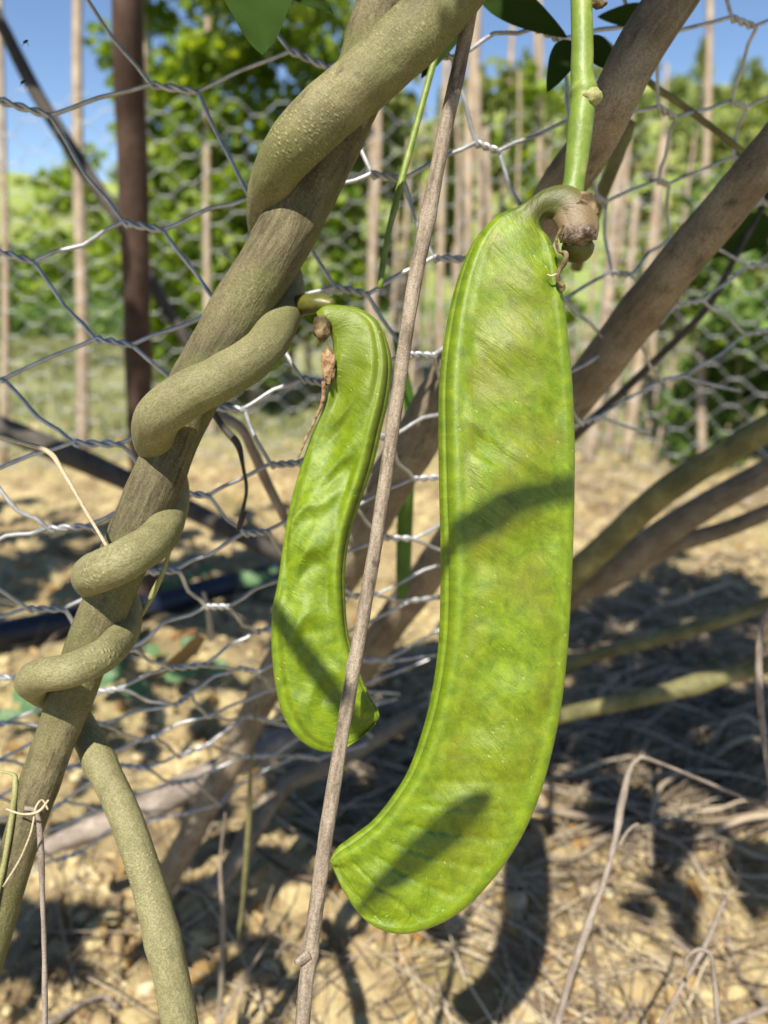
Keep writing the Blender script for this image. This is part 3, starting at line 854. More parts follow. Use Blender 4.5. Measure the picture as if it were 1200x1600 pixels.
tag(tube('irrigation_hose', [(*p, .021) for p in hp], M['hose'], None, 16, 6, .01, 20, 1, world_pts=True), 'black irrigation hose lying in the shade behind the vine', 'hose')

# ------------------------------------------------------------------ shrub stems behind the pods
def branch(name, pts, mat, label, **kw):
    return tag(tube(name, pts, mat, None, **kw), label, 'branch')
branch('woody_branch', [(1120, -120, .30, 36), (1052, -5, .30, 38), (1000, 75, .305, 38), (962, 150, .31, 36), (925, 225, .325, 33), (872, 300, .345, 34), (800, 420, .375, 34), (720, 560, .40, 35), (655, 680, .425, 36),
       (600, 770, .445, 36), (550, 870, .47, 33), (480, 970, .50, 29), (425, 1060, .53, 24), (370, 1170, .56, 22), (320, 1265, .59, 21), (275, 1345, .62, 19), (250, 1400, .66, 16)], M['branch'],
       'thick brown-barked stem running from the top right behind both pods down to the left', sides=22, n=8, lump=.12, lscale=55, seed=2, knots=((.13, .02, .10), (.62, .02, .1)))
branch('olive_branch', [(1290, 130, .33, 34), (1200, 245, .34, 35), (1120, 340, .36, 35), (1050, 425, .38, 34), (985, 510, .41, 34), (915, 600, .44, 33), (830, 700, .48, 30), (740, 800, .52, 28), (670, 895, .56, 27), (610, 975, .60, 26), (560, 1050, .64, 25), (510, 1150, .72, 23)], M['tan'],
       'broad branch slanting from the right edge behind the large pod', sides=20, n=8, lump=.09, lscale=50, seed=4, knots=((.2, .02, .06),))
branch('olive_branch', [(1260, 630, .50, 20), (1200, 668, .52, 20), (1120, 715, .55, 21), (1040, 768, .58, 21), (970, 830, .62, 21), (905, 890, .66, 21), (830, 960, .72, 20), (740, 1060, .8, 18)], M['olive'],
       'mossy green-brown branch, uppermost of the low stems right of the large pod', sides=14, n=6, lump=.1, lscale=45, seed=5)
branch('brown_branch', [(1270, 690, .58, 18.7), (1200, 735, .60, 19.5), (1120, 780, .62, 21.1), (1040, 830, .65, 22.6), (960, 885, .68, 23.4), (890, 930, .72, 22.6), (800, 1000, .78, 21.1), (700, 1090, .85, 18.7)], M['branch'],
       'dark brown low branch reaching the right edge under the mossy one', sides=14, n=6, lump=.1, lscale=45, seed=6)
branch('brown_branch', [(1270, 770, .60, 11.7), (1200, 800, .62, 12.5), (1130, 828, .64, 13.3), (1060, 850, .66, 14.0), (990, 885, .69, 14.8), (920, 925, .72, 14.0)], M['branch'],
       'slimmer brown side branch just below the dark brown low branch', sides=12, n=6, lump=.1, lscale=45, seed=7)
branch('olive_branch', [(1270, 915, .72, 10), (1200, 942, .74, 10), (1110, 975, .76, 11), (1020, 1000, .79, 11), (940, 1020, .82, 10), (860, 1050, .86, 9)], M['olive'],
       'thin olive stem low in the shade at the right', sides=10, n=5, lump=.1, lscale=40, seed=8)
branch('olive_branch', [(1280, 1015, .62, 12), (1200, 1038, .64, 13), (1120, 1060, .66, 14), (1085, 1070, .665, 17), (1040, 1082, .67, 13), (960, 1100, .69, 13), (880, 1118, .72, 12), (790, 1150, .76, 11)], M['olive'],
       'yellow-green jointed stem, lowest of the stems at the right', sides=12, n=6, lump=.08, lscale=40, seed=9)
branch('thin_twig', [(1230, 250, .50, 4), (1192, 322, .50, 4.5), (1150, 400, .50, 5), (1105, 480, .51, 5.5), (1040, 548, .53, 6), (975, 610, .55, 6.5), (905, 675, .57, 7), (840, 740, .6, 7)], M['darktwig'],
       'thin dark twig arching from the right edge down behind the large pod', sides=8, n=6, lump=.15, lscale=60, seed=10)
branch('thin_twig', [(940, 60, .40, 4), (1010, 125, .40, 5), (1080, 175, .405, 5), (1165, 240, .41, 4.5), (1230, 290, .42, 4)], M['olive'],
       'thin green-brown twig crossing the netting at the upper right', sides=8, n=6, lump=.1, lscale=60, seed=11)
branch('thin_twig', [(985, 190, .40, 10), (960, 255, .41, 11), (930, 330, .43, 10), (900, 420, .46, 9)], M['olive'],
       'dim olive shoot directly right of the pod stalk behind the brown stem', sides=10, n=5, lump=.08, lscale=60, seed=12)
branch('thin_twig', [(320, 640, .42, 8), (372, 665, .42, 8), (395, 705, .43, 8), (420, 760, .45, 8), (455, 830, .47, 7)], M['greytwig'],
       'thin grey twig slanting between the vine and the smaller pod', sides=8, n=6, lump=.15, lscale=60, seed=13)
branch('thin_twig', [(700, 30, .31, 3), (680, 90, .31, 5), (655, 180, .31, 5.5), (628, 280, .31, 5.5), (606, 370, .31, 5), (593, 450, .31, 5.5)], M['peduncle'],
       'thin yellow-green dry stalk hanging left of the grey stick, cut off below', sides=8, n=6, lump=.12, lscale=60, seed=14)
branch('green_shoot', [(618, 520, .44, 7), (640, 640, .46, 10), (636, 740, .48, 13), (632, 830, .50, 14), (630, 905, .51, 12), (628, 935, .515, 5)], M['greenshoot'],
       'dark green hanging shoot between the two pods behind the stick', sides=10, n=6, lump=.06, lscale=40, seed=15, flat=.45)
branch('dark_curled_twig', [(330, 640, .33, 5), (352, 672, .33, 6), (372, 695, .33, 5), (380, 730, .33, 3), (385, 770, .335, 3), (372, 830, .34, 3), (384, 800, .34, 2)], M['darktwig'],
       'small dark shrivelled twig hanging right of the vine below its loop', sides=7, n=6, lump=.3, lscale=150, seed=16)
branch('low_twig', [(60, 1330, .62, 12), (130, 1300, .62, 17), (230, 1262, .63, 22), (330, 1210, .66, 22), (420, 1170, .70, 18), (500, 1120, .75, 14)], M['greytwig'],
       'greyish fallen limb lying on the clay between the vine foot and the brown stem', sides=10, n=6, lump=.15, lscale=40, seed=17)
branch('low_twig', [(330, 1395, .62, 15), (370, 1340, .64, 16), (440, 1230, .68, 17), (520, 1190, .72, 15), (640, 1120, .8, 13)], M['branch'],
       'shaded limb rising from the clay towards the tip of the smaller pod', sides=10, n=6, lump=.15, lscale=40, seed=18)

# ------------------------------------------------------------------ twisted vine
vine = thing('twisted_vine', P(10, 1500, .29), 'thick grey-green vine of two stems twisted round each other, left of the pods', 'vine')
tube('stem', [(650, -110, .290, 40), (604, -10, .290, 40), (568, 110, .290, 42), (540, 180, .290, 43), (504, 255, .289, 44), (462, 335, .287, 45), (424, 405, .285, 46), (372, 490, .285, 45), (322, 575, .286, 44), (285, 650, .288, 41),
              (258, 720, .288, 40), (222, 805, .286, 39), (190, 880, .287, 38), (160, 960, .287, 37), (125, 1050, .288, 35), (92, 1140, .288, 32), (62, 1225, .288, 30), (38, 1300, .288, 28), (14, 1380, .288, 27), (-12, 1470, .288, 26), (-50, 1600, .288, 25)],
     M['old_vine'], vine, 40, 14, .07, 90, 1, knots=((.27, .012, .04),))
tube('stem', [(770, -110, .262, 48), (690, 5, .262, 49), (608, 92, .262, 47), (530, 158, .263, 45), (462, 225, .266, 41), (425, 285, .277, 34), (415, 345, .297, 30), (432, 405, .311, 28), (447, 445, .309, 28), (440, 495, .294, 30), (405, 550, .272, 33),
              (345, 590, .262, 35), (290, 618, .260, 37), (250, 650, .263, 36), (240, 685, .280, 31), (252, 716, .302, 26), (270, 752, .311, 24), (268, 795, .300, 26), (246, 840, .274, 30), (200, 872, .261, 32), (162, 890, .261, 33), (143, 900, .275, 31),
              (152, 915, .296, 26), (180, 925, .310, 24), (198, 950, .308, 23), (194, 985, .292, 24), (165, 1022, .268, 26), (110, 1047, .258, 27), (65, 1056, .262, 27), (50, 1066, .277, 25), (70, 1083, .297, 22), (104, 1102, .309, 21), (128, 1135, .306, 22),
              (155, 1188, .297, 23), (185, 1250, .288, 24), (212, 1320, .282, 25), (238, 1405, .277, 26), (262, 1500, .272, 27), (285, 1620, .268, 28), (295, 1700, .268, 28)],
     M['vine'], vine, 40, 14, .06, 90, 2, knots=((.835, .006, .14), (.13, .03, .03), (.93, .006, .08)))
0 and tube('side_stub', [(128, 1132, .296, 18), (146, 1168, .290, 13), (156, 1202, .288, 8)], M['young_vine'], vine, 12, 6, .08, 90, 3)

# small curls and fibres at the vine foot
def stalk(pts, mat, label, name='dry_stalk', **kw):
    pts = [(*p[:3], p[3] * (.78 + .12 * math.sin(i * 4.1))) for i, p in enumerate(pts)]
    kw.setdefault('sides', 8); kw.setdefault('n', 7); kw.setdefault('lump', .28); kw.setdefault('lscale', 160)
    return tag(tube(name, pts, mat, None, **kw), label, 'dry stalk')
stalk([(-40, 1205, .285, 3), (15, 1208, .285, 3.5), (24, 1225, .283, 5), (18, 1280, .28, 6), (6, 1350, .28, 6), (-10, 1420, .28, 5)], M['young_vine'], 'short drooping green-brown shoot across the vine foot at the left edge')
stalk([(40, 1262, .28, 5), (58, 1272, .278, 5.5), (64, 1330, .277, 5.5), (66, 1400, .277, 5), (69, 1480, .277, 5), (70, 1560, .277, 5), (70, 1640, .277, 5)], M['greytwig'], 'straight thin grey stalk standing at the bottom left corner')
stalk([(75, 1265, .272, 2), (66, 1250, .272, 2.2), (56, 1262, .27, 2.2), (52, 1285, .27, 2.2), (46, 1308, .27, 2.2), (30, 1345, .272, 2.2), (5, 1385, .275, 2)], M['straw'], 'fine curled tendril looping over the vine foot', name='tendril')
stalk([(10, 1264, .272, 2), (35, 1272, .27, 2.5), (60, 1268, .268, 2.5), (76, 1250, .27, 2)], M['straw'], 'short level tendril wrapped round the thin grey stalk', name='tendril')
stalk([(-40, 668, .262, 4.5), (20, 688, .262, 4.8), (75, 706, .262, 4.8), (100, 740, .262, 4.5), (135, 800, .263, 4), (172, 862, .265, 3.5)], M['straw'], 'pale bent straw arching in from the left edge to the vine loop')
stalk([(268, 850, .285, 4), (256, 890, .287, 5), (240, 925, .29, 5.5), (222, 962, .293, 3)], M['young_vine'], 'short straw-coloured fibre hanging from the lower right of the vine loop')
stalk([(400, 1100, .5, 2), (392, 1200, .5, 4), (388, 1290, .52, 5.5), (381, 1390, .54, 5), (372, 1470, .56, 4)], M['olive'], 'pinkish straw stalk standing behind the grey stick near the bottom')
stalk([(352, 1270, .55, 1.5), (344, 1350, .55, 3.5), (348, 1440, .55, 4.5), (345, 1550, .55, 6), (338, 1640, .55, 6)], M['stick'], 'forked straw-coloured stalk left of the grey stick at the bottom')
stalk([(450, 1425, .55, 1.5), (400, 1500, .55, 3), (360, 1565, .55, 4.5), (335, 1620, .55, 5)], M['stick'], 'side stalk slanting into the forked one at the bottom')
stalk([(1002, 1182, .42, 5), (985, 1200, .42, 6), (972, 1250, .415, 6.5), (962, 1310, .41, 6.5), (942, 1380, .405, 6.5), (915, 1455, .40, 7), (890, 1530, .395, 8), (866, 1620, .39, 8)], M['greytwig'], 'long pale grey dry stem leaning up right of the large pod tip', knots=((.25, .015, .25), (.62, .012, .18)))
stalk([(1002, 1182, .42, 5), (1050, 1200, .44, 4), (1110, 1225, .46, 3.5), (1200, 1262, .49, 3)], M['greytwig'], 'thin side stem bending right from the top of the pale grey stem')
stalk([(968, 1320, .41, 4), (980, 1300, .415, 3.5), (996, 1288, .42, 2.5), (1004, 1300, .425, 1.5)], M['greytwig'], 'tiny hooked twig on the pale grey stem')
stalk([(1200, 950, .40, 4), (1188, 985, .40, 6), (1186, 1050, .40, 6.5), (1190, 1120, .40, 6.5), (1198, 1190, .40, 6), (1212, 1270, .40, 6)], M['greytwig'], 'pale grey stem standing at the right edge in front of the shaded litter', knots=((.2, .03, .3),))
stalk([(1070, 1512, .36, 3), (1074, 1495, .36, 3.5), (1092, 1484, .36, 4), (1110, 1492, .36, 4.5), (1116, 1530, .36, 5), (1120, 1580, .36, 5), (1126, 1650, .36, 5)], M['greytwig'], 'hooked pale dry stem curling over at the bottom right')
stalk([(1010, 1640, .40, 4), (1060, 1550, .42, 4.5), (1100, 1480, .44, 4.5), (1135, 1400, .47, 3.5)], M['greytwig'], 'slim dry stem slanting up just left of the hooked one')
for k, (pts, lab) in enumerate([
        ([(980, 1200), (1040, 1225), (1120, 1270), (1200, 1320), (1280, 1365)], 'thick pale straw stalk lying from the pale stem to the right edge'),
        ([(990, 1390), (1020, 1425), (1060, 1450), (1090, 1470)], 'short pale straw stalk lying left of the hooked stem'),
        ([(1145, 1425), (1165, 1470), (1200, 1535), (1230, 1580)], 'stout straw piece lying near the bottom right corner'),
        ([(1150, 1330), (1200, 1340), (1280, 1345)], 'straw stalk lying level at the right edge'),
        ([(860, 1130), (905, 1180), (940, 1230)], 'pale straw stalk lying just right of the large pod'),
        ([(1060, 1640), (1130, 1590), (1210, 1545)], 'dark straw stalk lying across the bottom right corner'),
        ([(700, 1560), (650, 1590), (620, 1640)], 'thin stalk lying under the tip of the large pod'),
        ([(960, 1560), (1020, 1600), (1080, 1650)], 'grey straw piece lying at the bottom between the tall stems'),
        ([(180, 1560), (150, 1540), (60, 1600)], 'pale straw piece lying left of the vine foot'),
        ([(900, 1120), (980, 1060), (1100, 1010), (1180, 985)], 'dim dry stalk lying in the shade right of the large pod'),
        ([(930, 760), (1010, 735), (1080, 715)], 'grey stick lying on the sunlit clay right of the large pod'),
        ([(905, 770), (980, 800), (1090, 790)], 'second grey stick lying on the sunlit clay behind the branches')]):
    rows = []
    for q in pts:
        w = G(*q); w[2] = float(terrain(w[0], w[1])) + .011
        rows.append((*w, .0030 * random.uniform(.8, 1.2)))
    stalk(rows, M['greytwig'] if k % 3 else M['straw'], lab, world_pts=True, lscale=60)

# tangle of dead stems lying in the shade behind and right of the pods
rt = random.Random(21)
B = Batch()
for k in range(420):
    if k % 4: px, py = rt.uniform(860, 1240), rt.uniform(880, 1260)
    else: px, py = rt.uniform(470, 720), rt.uniform(980, 1300)
    c0 = G(px, py); ln = rt.uniform(.08, .34); az = rt.gauss(.1, .6) + (math.pi if rt.random() < .5 else 0)
    lift = rt.uniform(0, .05); pts = []
    x, y = c0[0] - math.cos(az) * ln / 2, c0[1] - math.sin(az) * ln / 2
    cv = rt.gauss(0, 1.1)
    for q in range(7):
        u = q / 6
        pts.append((x, y, float(terrain(x, y)) + .004 + lift * (4 * u * (1 - u) if k % 2 else u) + rt.uniform(0, .004)))
        x += math.cos(az + cv * (u - .5)) * ln / 6; y += math.sin(az + cv * (u - .5)) * ln / 6
    r = rt.uniform(.0007, .0024) if rt.random() < .9 else rt.uniform(.003, .005)
    pp = crom(np.array(pts), 3)
    V_, F_, T_, TC_ = tube_arrays(pp, np.linspace(r, r * .45, len(pp)), 5, cap=False)
    B.add(V_, F_, rt.random() * .8, V_)
o = B.build('dead_stem_tangle', M['litter'], origin=np.array([.2, .8, 0])); o['kind'] = 'stuff'; tag(o, 'tangle of dead grey-brown stems on the shaded ground behind the pods', 'dead stems')

# ------------------------------------------------------------------ front stick
st = tube('dry_stick', [(748, -60, .275, 10.3), (736, 10, .275, 11.0), (716, 110, .275, 11.5), (690, 230, .274, 11.5), (664, 360, .273, 12.2), (650, 430, .272, 11.5), (632, 540, .270, 11.0), (612, 680, .268, 10.7), (590, 830, .266, 10.7), (568, 960, .264, 10.7),
            (551, 1055, .262, 11.0), (536, 1140, .260, 10.7), (520, 1240, .258, 11.5), (506, 1330, .256, 11.9), (494, 1420, .254, 11.9), (484, 1490, .252, 12.2), (476, 1560, .250, 11.9), (468, 1660, .248, 11.9)],
     M['stick'], None, 18, 12, .09, 120, 4, knots=((.247, .008, .16), (.665, .007, .16), (.912, .006, .22)))
tag(st, 'slim upright grey-brown dry stick with knots, between the two pods', 'stick')
nb = tube('bud', [(484, 1490, .250, 8), (470, 1500, .249, 7), (461, 1503, .248, 4)], M['stick'], st, 8, 4, .2, 200, 1)
nb.location = nb.location  # child of the stick

# ------------------------------------------------------------------ pods
def closed(pts, n):
    p = np.asarray(pts, float); m = len(p); out = []
    for i in range(m):
        a, b, c, d = p[i - 1], p[i], p[(i + 1) % m], p[(i + 2) % m]
        for k in range(n):
            t = k / n
            out.append(.5 * ((2 * b) + (-a + c) * t + (2 * a - 5 * b + 4 * c - d) * t * t + (-a + 3 * b - 3 * c + d) * t ** 3))
    return np.array(out)
PROF = [(-1.0, -.55), (-.99, -.28), (-.975, -.16), (-.935, -.08), (-.925, .02), (-.955, .12), (-.955, .34), (-.92, .60), (-.85, .72), (-.74, .735), (-.60, .79), (-.3, .88), (0, .92), (.3, .89), (.58, .82), (.72, .765), (.81, .755), (.90, .64), (.965, .40), (1.0, 0.0), (.97, -.4),
        (.8, -.75), (.4, -.95), (0, -1), (-.5, -.95), (-.85, -.8), (-.97, -.62)]
def pod(name, rows, mat, parent, seed=0, n=8, mirror=False, seeds=13, amp=.0011, roll=0.0, y0_row=0, dents=1.0, roll_c=.45, bigk=1.0, steps=()):
    prof = closed(PROF, 6)
    # finer face sampling
    prof2 = []
    m = len(prof)
    for i in range(m):
        a, b = prof[i], prof[(i + 1) % m]
        k = max(1, int(np.linalg.norm((b - a)) / .022))
        for j in range(k): prof2.append(a + (b - a) * j / k)
    prof = np.array(prof2)
    if mirror: prof = prof * np.array([-1, 1]); prof = prof[::-1]
    ell = np.stack([prof[:, 0], prof[:, 1]], 1); ang = np.arctan2(prof[:, 1], prof[:, 0]); ell = np.stack([np.cos(ang), np.sin(ang)], 1)
    c = crom(rows, n)       # Lx Ly Rx Ry depth thick_px morph
    m = len(prof); N = len(c)
    Vs = []; TCs = []; along = 0; prev = None
    cen = []; 
    for row in c:
        a = P(row[0], row[1], row[4]); b = P(row[2], row[3], row[4]); cen.append((a + b) / 2)
    cen = np.array(cen); seg = np.concatenate([[0], np.cumsum(np.linalg.norm(np.diff(cen, axis=0), axis=1))])
    seg -= seg[min(N - 1, y0_row * n)]
    tot = seg[-1]
    for i, row in enumerate(c):
        a = P(row[0], row[1], row[4] ); b = P(row[2], row[3], row[4])
        ce = (a + b) / 2; A_ = (b - a) / 2; w = np.linalg.norm(A_) + 1e-9
        view = CAM - ce; view /= np.linalg.norm(view)
        ax = A_ / w
        th = max(row[5], .2) * row[4] / FPX
        nz = view - ax * view.dot(ax); nz /= np.linalg.norm(nz)
        rl = roll * min(max(row[6], 0), 1) * (math.exp(-((seg[i] / tot - roll_c) / .33) ** 2) if roll else 0)
        ax2 = ax * math.cos(rl) + nz * math.sin(rl); nz2 = nz * math.cos(rl) - ax * math.sin(rl)
        mo = min(max(row[6], 0), 1)
        pr = ell * (1 - mo) + prof * mo
        V_ = ce + np.outer(pr[:, 0] * w, ax2) + np.outer(pr[:, 1] * th, nz2)
        t_ = pr[:, 0]; front = np.clip(pr[:, 1] * 2.2, 0, 1)
        fw = np.clip((.80 - np.abs(t_)) / .25, 0, 1); fw = fw * fw * (3 - 2 * fw)
        y = seg[i]
        disp = np.zeros(m)
        for j in range(m):
            if front[j] > 0:
                u = t_[j] * w
                dg = (u * .8 + y * .6); dq = (-u * .6 + y * .8)        # rotated axes for the diagonal folds
                q = Vector((dg * 38 + seed, dq * 120, seed * 3.1))
                fold = mnoise.noise(q) * .7 + mnoise.noise(q * 2.1) * .35
                sd = math.cos(2 * math.pi * (y / tot * seeds + .35 * t_[j])) if y > 0 else 0
                rib = -.0010 * math.exp(-((math.sin(math.pi * (y / tot * 26 + .5 * t_[j]))) / .22) ** 2) * min(1, max(0, (y / tot - .62) * 5)) * (seeds > 9)
                for (yc, tcn, am) in steps:
                    e = (y / tot - yc) + .05 * (t_[j] - tcn) + .012 * math.sin(t_[j] * 6 + yc * 40)
                    prof_ = math.exp(-((e + .0) / .045) ** 2) if e < 0 else max(-.6, 1 - e / .024) * math.exp(-((e) / .055) ** 2)
                    rib += am * prof_ * math.exp(-((t_[j] - tcn) / .52) ** 2)
                big = mnoise.noise(Vector((u * 60, y * 38, seed * 7.7)))
                disp[j] = front[j] * (fw[j] * (fold * amp * dents + sd * amp * .30 + big * amp * 1.1 * bigk + rib) + (1 - fw[j]) * mnoise.noise(Vector((u * 80, y * 30, 5))) * amp * .12) * mo
        V_ = V_ + np.outer(disp, nz2)
        Vs.append(V_); TCs.append(np.stack([t_, np.full(m, y), pr[:, 0] * w + (1 if False else 0)], 1))
    V = np.vstack(Vs + [cen[:1], cen[-1:]]); TC = np.vstack(TCs + [[[0, seg[0], 0]], [[0, seg[-1], 0]]])
    idx = np.arange(N * m).reshape(N, m)
    a_ = idx[:-1]; b_ = np.roll(idx, -1, axis=1)[:-1]; c_ = np.roll(idx, -1, axis=1)[1:]; d_ = idx[1:]
    F = np.stack([a_, b_, c_, d_], -1).reshape(-1, 4)
    faces = [tuple(int(x) for x in f) for f in F]
    for j in range(m):
        k = (j + 1) % m
        faces.append((N * m, int(idx[0][k]), int(idx[0][j]))); faces.append((N * m + 1, int(idx[-1][j]), int(idx[-1][k])))
    return mesh_ob(name, V, faces, mat, parent, True, {'tc': TC})

def lump_ob(name, c, r, mat, parent, amp=.2, fs=3.0, seed=0, axis=None, sub=None):
    "an uneven solid: c centre, r radii along camera right / up / towards camera"
    v = IV1.copy()
    d = np.array([1 + amp * mnoise.noise(Vector(p) * fs + Vector((seed, 0, 0))) + amp * .5 * mnoise.noise(Vector(p) * fs * 2.6 + Vector((0, seed, 0))) for p in v])
    v = v * d[:, None]
    if axis is not None:
        ca, sa = math.cos(axis), math.sin(axis)
        v = v * np.array(r); v = np.stack([v[:, 0] * ca - v[:, 1] * sa, v[:, 0] * sa + v[:, 1] * ca, v[:, 2]], 1)
    else: v = v * np.array(r)
    W_ = c + np.outer(v[:, 0], RT) + np.outer(v[:, 1], UP) - np.outer(v[:, 2], FW)
    return mesh_ob(name, W_, [tuple(int(x) for x in f) for f in IF1], mat, parent, True, {'tc': W_})

D = .250
big = thing('bean_pod', P(895, 330, D), 'large broad glossy green bean pod hanging on the right, curved at its tip', 'bean pod')
rows = [ # outer/left edge, inner/right edge, depth, half thickness px, morph
    (932, 375, 876, 380, D - .004, 26, 0), (935, 348, 870, 356, D - .004, 28, 0), (922, 314, 864, 344, D - .003, 27, 0), (888, 292, 862, 341, D - .002, 25, 0), (852, 297, 851, 343, D - .001, 24, 0), (815, 320, 846, 356, D, 26, .15),
    (777, 336, 858, 372, D, 32, .5), (745, 370, 869, 398, D, 37, .85), (724, 415, 876, 436, D, 41, 1), (708, 470, 883, 485, D, 43, 1), (696, 535, 890, 545, D, 44, 1), (689, 600, 896, 605, D, 44, 1),
    (688, 680, 900, 680, D, 44, 1), (689, 770, 901, 765, D, 44, 1), (691, 850, 899, 850, D, 44, 1), (691, 930, 895, 940, D, 44, 1), (688, 1005, 889, 1025, D, 43, 1), (678, 1080, 879, 1105, D, 42, 1), (662, 1145, 863, 1180, D, 41, 1),
    (640, 1205, 842, 1250, D, 40, 1), (612, 1250, 812, 1315, D, 38, 1), (585, 1283, 770, 1375, D, 35, 1), (562, 1302, 715, 1428, D, 31, 1), (545, 1315, 655, 1455, D, 26, 1), (532, 1324, 610, 1457, D, 20, 1), (523, 1333, 570, 1437, D, 13, 1), (517, 1343, 540, 1398, D, 7, 1), (516, 1346, 522, 1362, D, 2, 1)]
body = pod('pod_body', rows, M['pod'], big, 3, 12, False, 13, .0013, -.22, 6, 1.5, bigk=1.5)
# the twisted stalk end: woody collar, pale scar face, round stub, thin curled thread
lump_ob('stalk_collar', P(906, 335, D - .003), np.array([27, 31, 26]) * D / FPX, M['calyx'], big, .28, 1.7, 2, -.5)
lump_ob('broken_scar', P(906, 366, D - .0075), np.array([25, 15, 20]) * D / FPX, M['scarface'], big, .35, 2.4, 5, .12)
lump_ob('stub', P(903, 388, D - .001), np.array([25, 22, 24]) * D / FPX, M['stub'], big, .12, 1.6, 9)
tube('thread', [(880, 352, D - .010, 2.5), (870, 372, D - .010, 2.5), (873, 392, D - .009, 2.5), (884, 396, D - .009, 4), (882, 410, D - .009, 4.5), (873, 424, D - .009, 4), (872, 438, D - .008, 3), (880, 448, D - .007, 4), (877, 456, D - .007, 2)], M['calyx'], big, 8, 5, .2, 250, 4)
tube('thread', [(870, 428, D - .009, 1.5), (862, 431, D - .009, 1.5), (855, 429, D - .009, 1)], M['straw'], big, 6, 4, .1, 250, 4)

ped = thing('pod_stalk', P(905, -20, D + .001), 'bright green fleshy stalk hanging from the top, carrying the large pod', 'plant stem')
tube('stem', [(906, -100, D + .002, 15), (908, -20, D + .002, 16), (910, 60, D + .001, 17), (909, 110, D, 17.5), (912, 150, D, 19), (907, 190, D, 19.5), (902, 240, D, 18), (897, 280, D, 17), (893, 306, D, 19)], M['peduncle'], ped, 24, 12, .05, 120, 3, knots=((.60, .02, .12),))
lump_ob('bud', P(925, 151, D - .003), np.array([15, 12, 13]) * D / FPX, M['young_vine'], ped, .25, 2, 7)
lump_ob('bud', P(935, 4, D + .001), np.array([12, 9, 9]) * D / FPX, M['calyx'], ped, .3, 2, 8)

D2 = .288
sm = thing('bean_pod', P(505, 480, D2), 'smaller wavy green bean pod beside the vine with a brown scar near its top', 'bean pod')
rows = [(494, 488, 504, 512, D2 - .002, 10, 0), (508, 478, 508, 512, D2 - .002, 15, 0), (532, 477, 515, 521, D2 - .001, 18, .1), (562, 482, 520, 535, D2, 20, .3), (588, 499, 520, 552, D2, 23, .6), (602, 528, 517, 575, D2, 26, .9), (610, 568, 512, 600, D2, 27, 1),
        (606, 618, 502, 640, D2, 27, 1), (596, 668, 480, 690, D2 + .001, 27, 1), (584, 722, 461, 745, D2 + .002, 26, 1), (564, 780, 448, 800, D2 + .001, 26, 1), (546, 835, 440, 855, D2, 25, 1), (538, 885, 434, 905, D2 - .001, 25, 1), (538, 935, 425, 955, D2 - .001, 26, 1),
        (542, 985, 424, 1010, D2, 26, 1), (554, 1030, 429, 1062, D2, 25, 1), (568, 1068, 440, 1112, D2, 23, 1), (580, 1092, 462, 1150, D2, 20, 1), (588, 1106, 495, 1172, D2, 15, 1), (592, 1116, 530, 1174, D2, 10, 1), (592, 1122, 560, 1156, D2, 5, 1), (591, 1124, 585, 1134, D2, 1.5, 1)]
rows = [(r[2], r[3], r[0], r[1], *r[4:]) for r in rows]
pod('pod_body', rows, M['pod_small'], sm, 11, 12, True, 7, .0015, .42, 4, .7, .25, bigk=3.0, steps=((.30, .25, .0020), (.395, -.15, .0034), (.50, .2, .0030), (.66, .05, .0024), (.80, .2, .0016), (.17, -.1, .0014)))
lump_ob('stalk_knob', P(503, 513, D2 - .004), np.array([15, 20, 15]) * D2 / FPX, M['calyx'], sm, .25, 2, 3)['label'] = 'greyish brown woody knob at the pod top'
lump_ob('scar', P(513, 572, D2 - .004), np.array([11, 27, 9]) * D2 / FPX, M['scar'], sm, .6, 3.2, 6)['label'] = 'ragged brown corky scar on the pod edge'
tube('scar_line', [(506, 596, D2 - .005, 4), (505, 625, D2 - .0025, 3), (494, 652, D2 - .001, 2.2), (478, 685, D2 - .0005, 2), (466, 715, D2, 1.5)], M['scar'], sm, 7, 5, .3, 200, 5)
tube('stalk', [(462, 478, .300, 18), (482, 475, .292, 15), (502, 475, .289, 13), (520, 478, .288, 11)], M['stub'], sm, 14, 6, .15, 120, 5)

# ------------------------------------------------------------------ near leaves
def leaf(name, base, tip, width, mat, label=None, parent=None, nrm=None, curl=.15, fold=.2, cat='leaf', round_=1.0, group=None):
    base = np.array(base); tip = np.array(tip); ax = tip - base; ln = np.linalg.norm(ax); ax /= ln
    nr = np.array(nrm if nrm is not None else (CAM - (base + tip) / 2), float); nr -= ax * nr.dot(ax); nr /= np.linalg.norm(nr)
    s = np.cross(ax, nr)
    nu, nv = 18, 10
    V_ = []; 
    for i in range(nu + 1):
        u = i / nu
        w = width / 2 * (math.sin(math.pi * min(1, u ** .72)) ** .75) * (1 - .25 * u * round_) if 0 < u < 1 else width * .004
        for j in range(-nv // 2, nv // 2 + 1):
            v = j / (nv / 2)
            h = fold * abs(v) * w + curl * ln * (-(u - .4) ** 2) + .03 * width * math.sin(u * 17 + v * 3) * abs(v)
            V_.append(base + ax * ln * u + s * w * v + nr * h)
    V_ = np.array(V_); m = nv + 1
    F_ = [(i * m + j, i * m + j + 1, (i + 1) * m + j + 1, (i + 1) * m + j) for i in range(nu) for j in range(nv)]
    o = mesh_ob(name, V_, F_, mat, parent, True, {'tc': V_, 'rnd': np.full(len(V_), random.uniform(.2, .8))})
    if label: tag(o, label, cat, group)
    return o
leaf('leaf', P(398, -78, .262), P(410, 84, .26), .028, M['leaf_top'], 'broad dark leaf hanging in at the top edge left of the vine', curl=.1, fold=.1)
leaf('leaf', P(742, -30, .33), P(886, 58, .33), .016, M['leaf_near'], 'dark drooping leaf left of the green pod stalk at the top edge')
